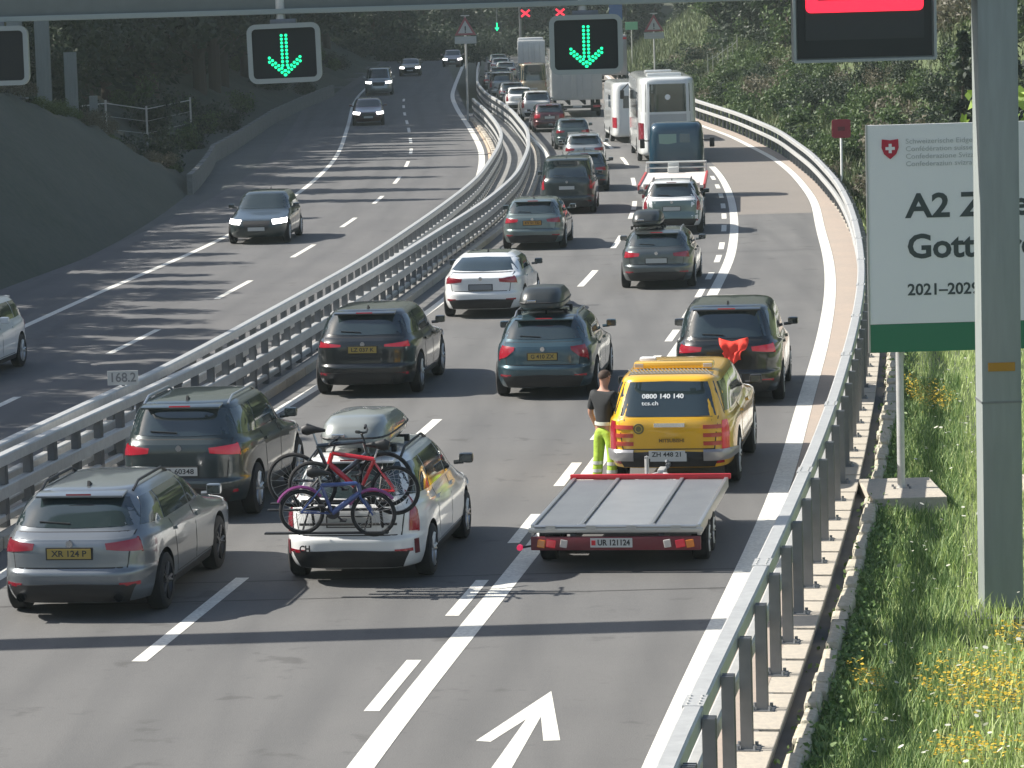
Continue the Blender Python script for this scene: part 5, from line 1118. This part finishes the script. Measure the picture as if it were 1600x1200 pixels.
# ------------------------------------------------------------------ vegetation
bark = M('bark', (.07, .055, .042), .95, bump=(8, .8))
lf_dark = leafmat('leaf_conifer', (.012, .024, .013), (.022, .04, .02), (.04, .06, .026))
lf_mid = leafmat('leaf_broad', (.035, .065, .02), (.06, .105, .03), (.1, .15, .05))
lf_pale = leafmat('leaf_pale', (.05, .085, .025), (.085, .13, .04), (.14, .17, .07))
lf_dry = leafmat('leaf_dry', (.07, .075, .04), (.12, .11, .07), (.17, .15, .11))
lf_grass = leafmat('grass_blade', (.26, .36, .09), (.38, .49, .16), (.52, .58, .28))
lf_grass2 = leafmat('grass_dark', (.09, .16, .045), (.14, .23, .07), (.22, .31, .12))
lf_slope = leafmat('slope_grass', (.035, .055, .02), (.06, .085, .03), (.11, .12, .055))

def quads(c, size, up=None, asp=.55, rng=RNG, droop=None):
    """one leaf-shaped quad for each centre"""
    n = len(c); d = rng.normal(size=(n, 3)); 
    if droop is not None: d = d * .45 + droop
    d /= np.linalg.norm(d, axis=1)[:, None] + 1e-9
    e = rng.normal(size=(n, 3)); s = np.cross(d, e); s /= np.linalg.norm(s, axis=1)[:, None] + 1e-9
    L = (size * rng.uniform(.6, 1.4, n))[:, None]
    V = np.stack([c - d * L * .5, c + s * L * asp * .5, c + d * L * .5, c - s * L * asp * .5], 1).reshape(-1, 3)
    return V, np.arange(4 * n).reshape(n, 4)
def conifer_meshes(h, r, n, seed):
    g = np.random.default_rng(seed); lay = np.sort(g.uniform(0, 1, int(h * 3.2))); C = []; D = []
    for t in lay:
        nb = int(4 + 6 * (1 - t)); rad = r * (1 - t) ** .85 * g.uniform(.7, 1.12)
        for b in range(nb):
            a = g.uniform(0, 2 * np.pi); rr = rad * g.uniform(.7, 1.1); m = max(5, int(n / len(lay) / nb)); f = g.uniform(.12, 1, m) ** .8
            p = np.stack([np.cos(a) * rr * f, np.sin(a) * rr * f, .5 + t * (h - .6) - rr * .32 * f ** 1.5 + .12], 1) + g.normal(size=(m, 3)) * (.06 + .10 * rr * .5)
            C.append(p); D.append(np.tile([np.cos(a), np.sin(a), -.35], (m, 1)))
    C = np.concatenate(C); V, F = quads(C, .55 if h > 6 else .4, asp=.42, rng=g, droop=np.concatenate(D))
    cr = np_mesh('crown', V, F, lf_dark)
    mb = MB(); mb.tube([(0, 0, -.6), (.03, 0, h * .3), (0, .04, h * .7), (0, 0, h * .98)], [r * .1, r * .08, r * .045, .015], 8); return cr, mb.mesh('trunk', bark, True)
def broad_meshes(h, r, n, seed, mat, low=.25, leaf=.4):
    g = np.random.default_rng(seed); k = 16; cc = []
    for i in range(k):
        a = g.uniform(0, 6.28); q = r * math.sqrt(g.uniform(0, .8)); z = h * g.uniform(low + .08, .92); q *= (1 - .6 * abs((z / h - .55) / .45) ** 2); cc.append((q * math.cos(a), q * math.sin(a), z))
    cc = np.array(cc); w = g.integers(0, k, n); sp = g.normal(size=(n, 3)); sp /= np.linalg.norm(sp, axis=1)[:, None]; rad = r * .38 * g.uniform(.35, 1.1, n) ** .7
    V, F = quads(cc[w] + sp * rad[:, None] * np.array([1, 1, .8]), leaf, rng=g); cr = np_mesh('crown', V, F, mat)
    mb = MB(); mb.tube([(0, 0, -.6), (.05, .02, h * .25), (.0, .08, h * .55), (.06, .02, h * .85)], [r * .09, r * .07, r * .045, .02], 8)
    for c in cc[:9]: s_ = c[2] * g.uniform(.45, .65); mb.tube([(0, .05, s_), tuple(c * .6 + np.array([0, 0, s_ * .4])), tuple(c)], [r * .035, r * .025, .012], 5)
    return cr, mb.mesh('trunk', bark, True)
def shrub_mesh(r, h, n, seed, mat, leaf=.16):
    g = np.random.default_rng(seed); k = 9; cc = np.stack([g.uniform(-r * .7, r * .7, k), g.uniform(-r * .7, r * .7, k), g.uniform(.15, .75, k) * h], 1)
    w = g.integers(0, k, n); sp = g.normal(size=(n, 3)); sp /= np.linalg.norm(sp, axis=1)[:, None]
    p = cc[w] + sp * (r * .45 * g.uniform(.3, 1.1, n))[:, None]; p[:, 2] = np.abs(p[:, 2]); V, F = quads(p, leaf, rng=g); return np_mesh('foliage', V, F, mat)
con = [conifer_meshes(h, r, n, 40 + i) for i, (h, r, n) in enumerate(((9, 2.0, 3200), (12, 2.5, 4200), (15, 3.0, 5200), (6, 1.5, 2200)))]
brd = [broad_meshes(11, 3.6, 4200, 60, lf_mid), broad_meshes(9, 3.2, 3800, 61, lf_mid), broad_meshes(8, 2.8, 3400, 62, lf_pale), broad_meshes(11, 3.8, 5000, 63, lf_dark, .12)]
shr = [shrub_mesh(1.2, 1.5, 1500, 80, lf_mid), shrub_mesh(1.0, 1.1, 1300, 81, lf_pale), shrub_mesh(1.3, 1.3, 1300, 82, lf_dry), shrub_mesh(1.4, 1.9, 1600, 83, lf_dark)]
def tree(kind, x, y, z, sc_, label, group, name='conifer_tree'):
    cr, tr_ = kind; r = empty(name, (x, y, z), (0, 0, random.uniform(0, 6.28))); r.scale = (sc_ * random.uniform(.92, 1.08),) * 2 + (sc_,); tag(r, label, 'tree', group)
    link(bpy.data.objects.new('trunk', tr_), r); link(bpy.data.objects.new('crown', cr), r)
    return r
def lz(x, y): return left_z(X('L1', y) + left_off(y) - x, y)
def rz(x, y): return right_z(x - X('R1', y) - .56, y)
# row of conifers on the left bank whose tips throw the striped shade over the opposite carriageway
y = 44.
while y < 318:
    reach_to = float(np.interp(y, [44, 66, 72, 78, 100, 106, 125, 140, 160, 172, 200, 320], [-7.5, -4.6, -4.6, -7.4, -7.5, -5.2, -3.2, -2.5, -1.5, 1, 2.5, 3])) + random.uniform(-1.8, 2.4)
    off_ = random.uniform(7.5, 11); x = X('L1', y) + left_off(y) - off_; b = lz(x, y); tip = (reach_to - x) * math.tan(SUN_EL) + float(zr(y)); hh = max(3.2, tip - b)
    k = 3 if hh < 7 else (0 if hh < 10.5 else 1 if hh < 13.5 else 2); h0 = (9, 12, 15, 6)[k]
    t = tree(con[k], x, y + math.tan(SUN_DIR) * (reach_to - x), b, hh / h0, 'dark conifer in the row on the left bank that shades the road', 'conifers in a row on the left bank')
    f_ = 1.35 if 74 < y < 140 else .9; t.scale = (t.scale[0] * f_, t.scale[1] * f_, t.scale[2]); y += random.uniform(2.6, 4.6) * (1.9 if 74 < y < 140 else .8)
# broad dark trees standing between the conifers close the gaps of the shade
y = 46.
while y < 318:
    reach_to = float(np.interp(y, [46, 68, 76, 104, 128, 150, 165, 180, 320], [-7.0, -6.0, -8.8, -10.0, -9.8, -9.3, -7.5, -1, 2])) + random.uniform(-1.2, 1.2)
    off_ = random.uniform(6.5, 9) if y < 190 else random.uniform(4, 7); x = X('L1', y) + left_off(y) - off_; b = lz(x, y); tip = (reach_to - x) * math.tan(SUN_EL) + float(zr(y)); hh = max(3, tip - b)
    tree(brd[3], x, y + math.tan(SUN_DIR) * (reach_to - x), b, hh / 10.5, 'broad dark tree between the conifers of the left bank', 'broad trees on the left bank', 'broad_tree'); y += random.uniform(2.3, 3.9) * (1 if y < 140 else 1.3)
# woods behind: left, far end, right
for i in range(58):
    y = random.uniform(125, 335); x = X('L1', y) + left_off(y) - random.uniform(13, 34); tree(random.choice((con[1], con[2], brd[3])), x, y, lz(x, y), random.uniform(.8, 1.1), 'dark tree in the woods behind the left bank', 'trees of the left woods', 'woodland_tree')
for i in range(120):
    x = random.uniform(-50, 16) if i % 3 else random.uniform(-58, 62); y = random.uniform(326, 346) + (i % 5) * 6; tree(random.choice((con[1], con[2], brd[3], con[2])), x, y, 3.0 + max(0, y - 345) * .55 - .5, random.uniform(.75, 1.1), 'dark tree in the woods closing the far end of the road', 'trees of the far woods', 'woodland_tree')
for i in range(120):
    y = random.uniform(150, 335); x = X('R1', y) + random.uniform(8, 34); k = random.choice((brd[0], brd[1], brd[3], brd[3], con[1], con[0])); tree(k, x, y, rz(x, y) - .8, random.uniform(.6, 1.0), 'green tree on the sunny slope to the right of the far bend', 'trees on the right slope', 'slope_tree')
for (dx, y, k, s_) in ((9, 92, 3, .75), (6.5, 99, 3, .9), (9.5, 104, 0, .9), (6.2, 111, 3, 1.0), (8.5, 117, 1, .8), (12, 96, 1, .9), (5.8, 123, 3, .9), (11, 125, 2, .7), (8, 132, 0, .8), (14, 110, 2, .8), (15, 130, 2, .9), (12, 140, 1, .85), (16, 150, 2, .8), (18, 165, 1, .9), (14, 172, 0, .9)):
    x = X('R1', y) + dx; tree(con[k], x, y, rz(x, y) - .2, s_, 'dark conifer behind the outer guard rail and the billboard', 'conifers behind the billboard')
def shrub(k, x, y, z, s_, label, group):
    r = empty('shrub', (x, y, z), (0, 0, random.uniform(0, 6.28))); r.scale = (s_,) * 3; tag(r, label, 'shrub', group); link(bpy.data.objects.new('foliage', shr[k]), r); return r
for i in range(260):
    y = random.uniform(100, 250); d = random.uniform(1.4, 9.5) if i < 150 else random.uniform(6, 26); k = random.choice((0, 0, 0, 1, 2, 3, 3)) if y > 135 else random.choice((0, 3, 3, 2, 1))
    x = X('R1', y) + d; shrub(k, x, y, rz(x, y) - .1, random.uniform(.55, 1.25) * (1 if d < 9.5 else 1.5), ('dark', 'pale green', 'dry brownish', 'dark green')[k].replace('dark', 'leafy', 1) + ' shrub on the slope beyond the outer guard rail' if k == 0 else ('', 'pale green', 'dry brownish', 'dark green')[k] + ' shrub on the slope beyond the outer guard rail', ('leafy', 'pale green', 'dry brownish', 'dark green')[k] + ' shrubs on the right slope')
for i in range(16):
    y = 106 + i * 1.75; h = mound_h(y); x = X('L1', y) + left_off(y) - h / .95 - random.uniform(-.2, .5); shrub(random.choice((1, 2)), x, y, lz(x, y) - .1, random.uniform(.3, .5), 'tuft of pale grass on the crest of the left bank', 'grass tufts on the left bank crest')
for i in range(40):
    y = random.uniform(128, 300); x = X('L1', y) + left_off(y) - random.uniform(1.5, 7); shrub(random.choice((0, 3, 3)), x, y, lz(x, y) - .1, random.uniform(.6, 1.3), 'dark shrub in the shade left of the opposite carriageway', 'dark shrubs left of the road')
for i in range(70):
    x = random.uniform(-46, 12); y = random.uniform(319, 332); shrub(3, x, y, 2.6, random.uniform(1.3, 2.4), 'dark undergrowth bush at the foot of the far woods', 'undergrowth at the far woods')
pf = empty('post_fence', (15.2, 215, float(zr(215)))); tag(pf, 'short row of pale fence posts on the slope right of the far bend', 'fence')
for k in range(7):
    m = MB(); px_ = -1.5 + k * .42; m.box((px_, k * 1.2, rz(15.2 + px_, 215 + k * 1.2) - float(zr(215)) + .85), (.08, .08, 2.1 if k in (0, 6) else 1.7)); m.build('post', M('fence_post_pale', (.4, .4, .34), .8), pf)
m = MB(); m.tube([(-1.5 + k * .42, k * 1.2 - .06, rz(15.2 - 1.5 + k * .42, 215 + k * 1.2) - float(zr(215)) + 1.5) for k in range(7)], .02, 5); m.build('wire', galv, pf)
tw = broad_meshes(3.4, 1.0, 900, 91, leafmat('leaf_bright', (.12, .2, .03), (.2, .3, .05), (.3, .4, .09)), .3, .14)
t = tree(tw, 8.55, 52.5, rz(8.55, 52.5), 1.75, 'young tree with bright yellow green leaves just above the billboard', None, 'young_tree')

# meadow: blades, umbels, yellow flowers, weeds along the stones
def meadow_pts(n, y0, y1, s0, s1, pw=1.5):
    yy = y0 + (y1 - y0) * RNG.uniform(0, 1, n) ** pw; ss = s0 + (s1 - s0) * RNG.uniform(0, 1, n)
    xx = np.interp(yy, _Y, PL['R1']) + .62 + ss; zz = -.3 + ss * .01 + np.maximum(0, ss - 6) * .3 * smooth01((yy - 60) / 30); return np.stack([xx, yy, zz], 1)
def clump(p, f=.9): return np.sin(p[:, 0] * 1.9 * f + np.sin(p[:, 1] * .8) * 2) * np.sin(p[:, 1] * 1.1 * f + p[:, 0] * .7)
def in_block(p): return (np.abs(p[:, 0] - (BX + .42)) < .56) & (p[:, 1] > BY - .85) & (p[:, 1] < BY + 1.2)
def blades(name, n, y0, y1, s0, s1, h0, h1, w, mat, pw=1.5, label=None):
    p = meadow_pts(n, y0, y1, s0, s1, pw); p = p[~in_block(p)]; n = len(p)
    h = RNG.uniform(h0, h1, n) * (1 + .35 * clump(p)); a = RNG.uniform(0, 6.28, n); b = RNG.uniform(0, 6.28, n); ln = RNG.uniform(.1, .55, n) * h
    sx = np.stack([np.cos(a), np.sin(a), 0 * a], 1) * w; bd = np.stack([np.cos(b) * ln, np.sin(b) * ln, h], 1)
    m = p + bd * np.array([.35, .35, .6]); t = p + bd; V = np.stack([p - sx, p + sx, m + sx * .8, m - sx * .8, t + sx * .12, t - sx * .12], 1).reshape(-1, 3)
    i = np.arange(n)[:, None] * 6; F = np.concatenate([i + np.array([0, 1, 2, 3]), i + np.array([3, 2, 4, 5])]); o = link(bpy.data.objects.new(name, np_mesh(name, V, F, mat))); tag(o, kind='stuff', label=label); return o
blades('meadow_grass', 80000, 26, 74, 0, 9, .10, .30, .008, lf_grass, 1.6, 'tall green meadow grass beside the road')
blades('kerb_grass', 14000, 26, 60, 0, 1.2, .12, .34, .009, lf_grass2, 1.5, 'darker rank grass along the stone kerb')  # darker, slightly taller blades in a strip beside the kerb
blades('far_grass', 16000, 70, 112, 0, 8, .2, .5, .02, lf_grass, 1.2, 'grass of the verge beyond the billboard')
def slope_blades(name, n, y0, y1, d0, d1, side, mat, label, h0=.25, h1=.7, w=.03):
    yy = RNG.uniform(y0, y1, n); dd = RNG.uniform(d0, d1, n)
    if side > 0: xx = np.interp(yy, _Y, PL['R1']) + .56 + dd; zz = np.array([right_z(a, b) for a, b in zip(dd, yy)])
    else: xx = np.array([X('L1', b) + left_off(b) for b in yy]) - dd; zz = np.array([left_z(a, b) for a, b in zip(dd, yy)])
    p = np.stack([xx, yy, zz], 1); h = RNG.uniform(h0, h1, n); a = RNG.uniform(0, 6.28, n); b = RNG.uniform(0, 6.28, n); ln = RNG.uniform(.1, .5, n) * h
    sx = np.stack([np.cos(a), np.sin(a), 0 * a], 1) * w; t = p + np.stack([np.cos(b) * ln, np.sin(b) * ln, h], 1)
    V = np.stack([p - sx, p + sx, t + sx * .15, t - sx * .15], 1).reshape(-1, 3); o = link(bpy.data.objects.new(name, np_mesh(name, V, np.arange(4 * n).reshape(n, 4), mat))); tag(o, kind='stuff', label=label)
slope_blades('slope_grass', 45000, 98, 330, 0, 32, 1, lf_slope, 'dry grass covering the slope right of the far bend', .3, .8, .045)
def flowers(name, n, y0, y1, s0, s1, h0, h1, rad, mat, keep, label, pw=1.4):
    p = meadow_pts(n, y0, y1, s0, s1, pw); p = p[keep(p) & ~in_block(p)]; n = len(p); h = RNG.uniform(h0, h1, n); k = 6; th = np.linspace(0, 2 * np.pi, k + 1)[:-1]
    r = rad * RNG.uniform(.5, 1.35, n); tl = RNG.normal(size=(n, 2)) * .25; c = p + np.stack([0 * h, 0 * h, h], 1)
    ring = np.stack([np.cos(th), np.sin(th)], 1); ox = r[:, None] * ring[:, 0]; oy = r[:, None] * ring[:, 1]; oz = ox * tl[:, :1] + oy * tl[:, 1:]
    V = c[:, None, :] + np.stack([ox, oy, oz], 2); i = np.arange(n)[:, None] * k; F = np.concatenate([i + np.array([0, 1, 2, 3]), i + np.array([0, 3, 4, 5])])
    o = link(bpy.data.objects.new(name, np_mesh(name, V.reshape(-1, 3), F, mat))); tag(o, kind='stuff', label=label)
fl_w = leafmat('umbel_white', (.45, .46, .36), (.6, .6, .5), (.7, .7, .62)); fl_y = leafmat('flower_yellow', (.45, .3, .02), (.6, .42, .03), (.68, .5, .08))
flowers('white_umbels', 1700, 27, 70, .4, 9, .2, .45, .027, fl_w, lambda p: clump(p, .6) > -.35, 'white flower umbels standing above the meadow grass')
def ypatch(p):
    d = lambda cx, cy, rx, ry: ((p[:, 0] - cx) / rx) ** 2 + ((p[:, 1] - cy) / ry) ** 2
    q = RNG.uniform(0, 1, len(p)); return (d(4.75, 32.0, .75, 1.5) < q * 1.2) | (d(5.5, 34.5, .7, 1.2) < q * .35) | (d(4.2, 29.2, .7, .7) < q * .6) | (d(7.4, 57, .8, 5) < q * .35) | (d(3.6, 32.5, .3, 1.3) < q * .5)
flowers('yellow_flowers', 110000, 27, 66, 0, 6, .14, .36, .016, fl_y, ypatch, 'patches of small yellow flowers in the meadow', 1.2)
p = meadow_pts(2600, 26, 80, -.12, .22, 1.4); V, F = quads(np.repeat(p, 6, 0) + RNG.normal(size=(15600, 3)) * np.array([.07, .12, .06]) + np.array([0, 0, .15]), .07); o = link(bpy.data.objects.new('kerb_weeds', np_mesh('kerb_weeds', V, F, lf_grass2))); tag(o, kind='stuff', label='small weeds growing over the stone kerb')

# ------------------------------------------------------------------ thin haze volume, added to lift the blacks like lens veil
hz = MB(); hz.box((0, 330, 60), (700, 760, 127)); hzm = bpy.data.materials.new('haze'); hzm.use_nodes = True; t_ = hzm.node_tree; t_.nodes.remove(t_.nodes['Principled BSDF'])
pv = t_.nodes.new('ShaderNodeVolumePrincipled'); pv.inputs['Color'].default_value = (.80, .95, .92, 1); pv.inputs['Density'].default_value = .00024; pv.inputs['Anisotropy'].default_value = .2
t_.links.new(pv.outputs['Volume'], t_.nodes['Material Output'].inputs['Volume']); hzo = hz.build('haze', hzm); tag(hzo, kind='stuff')
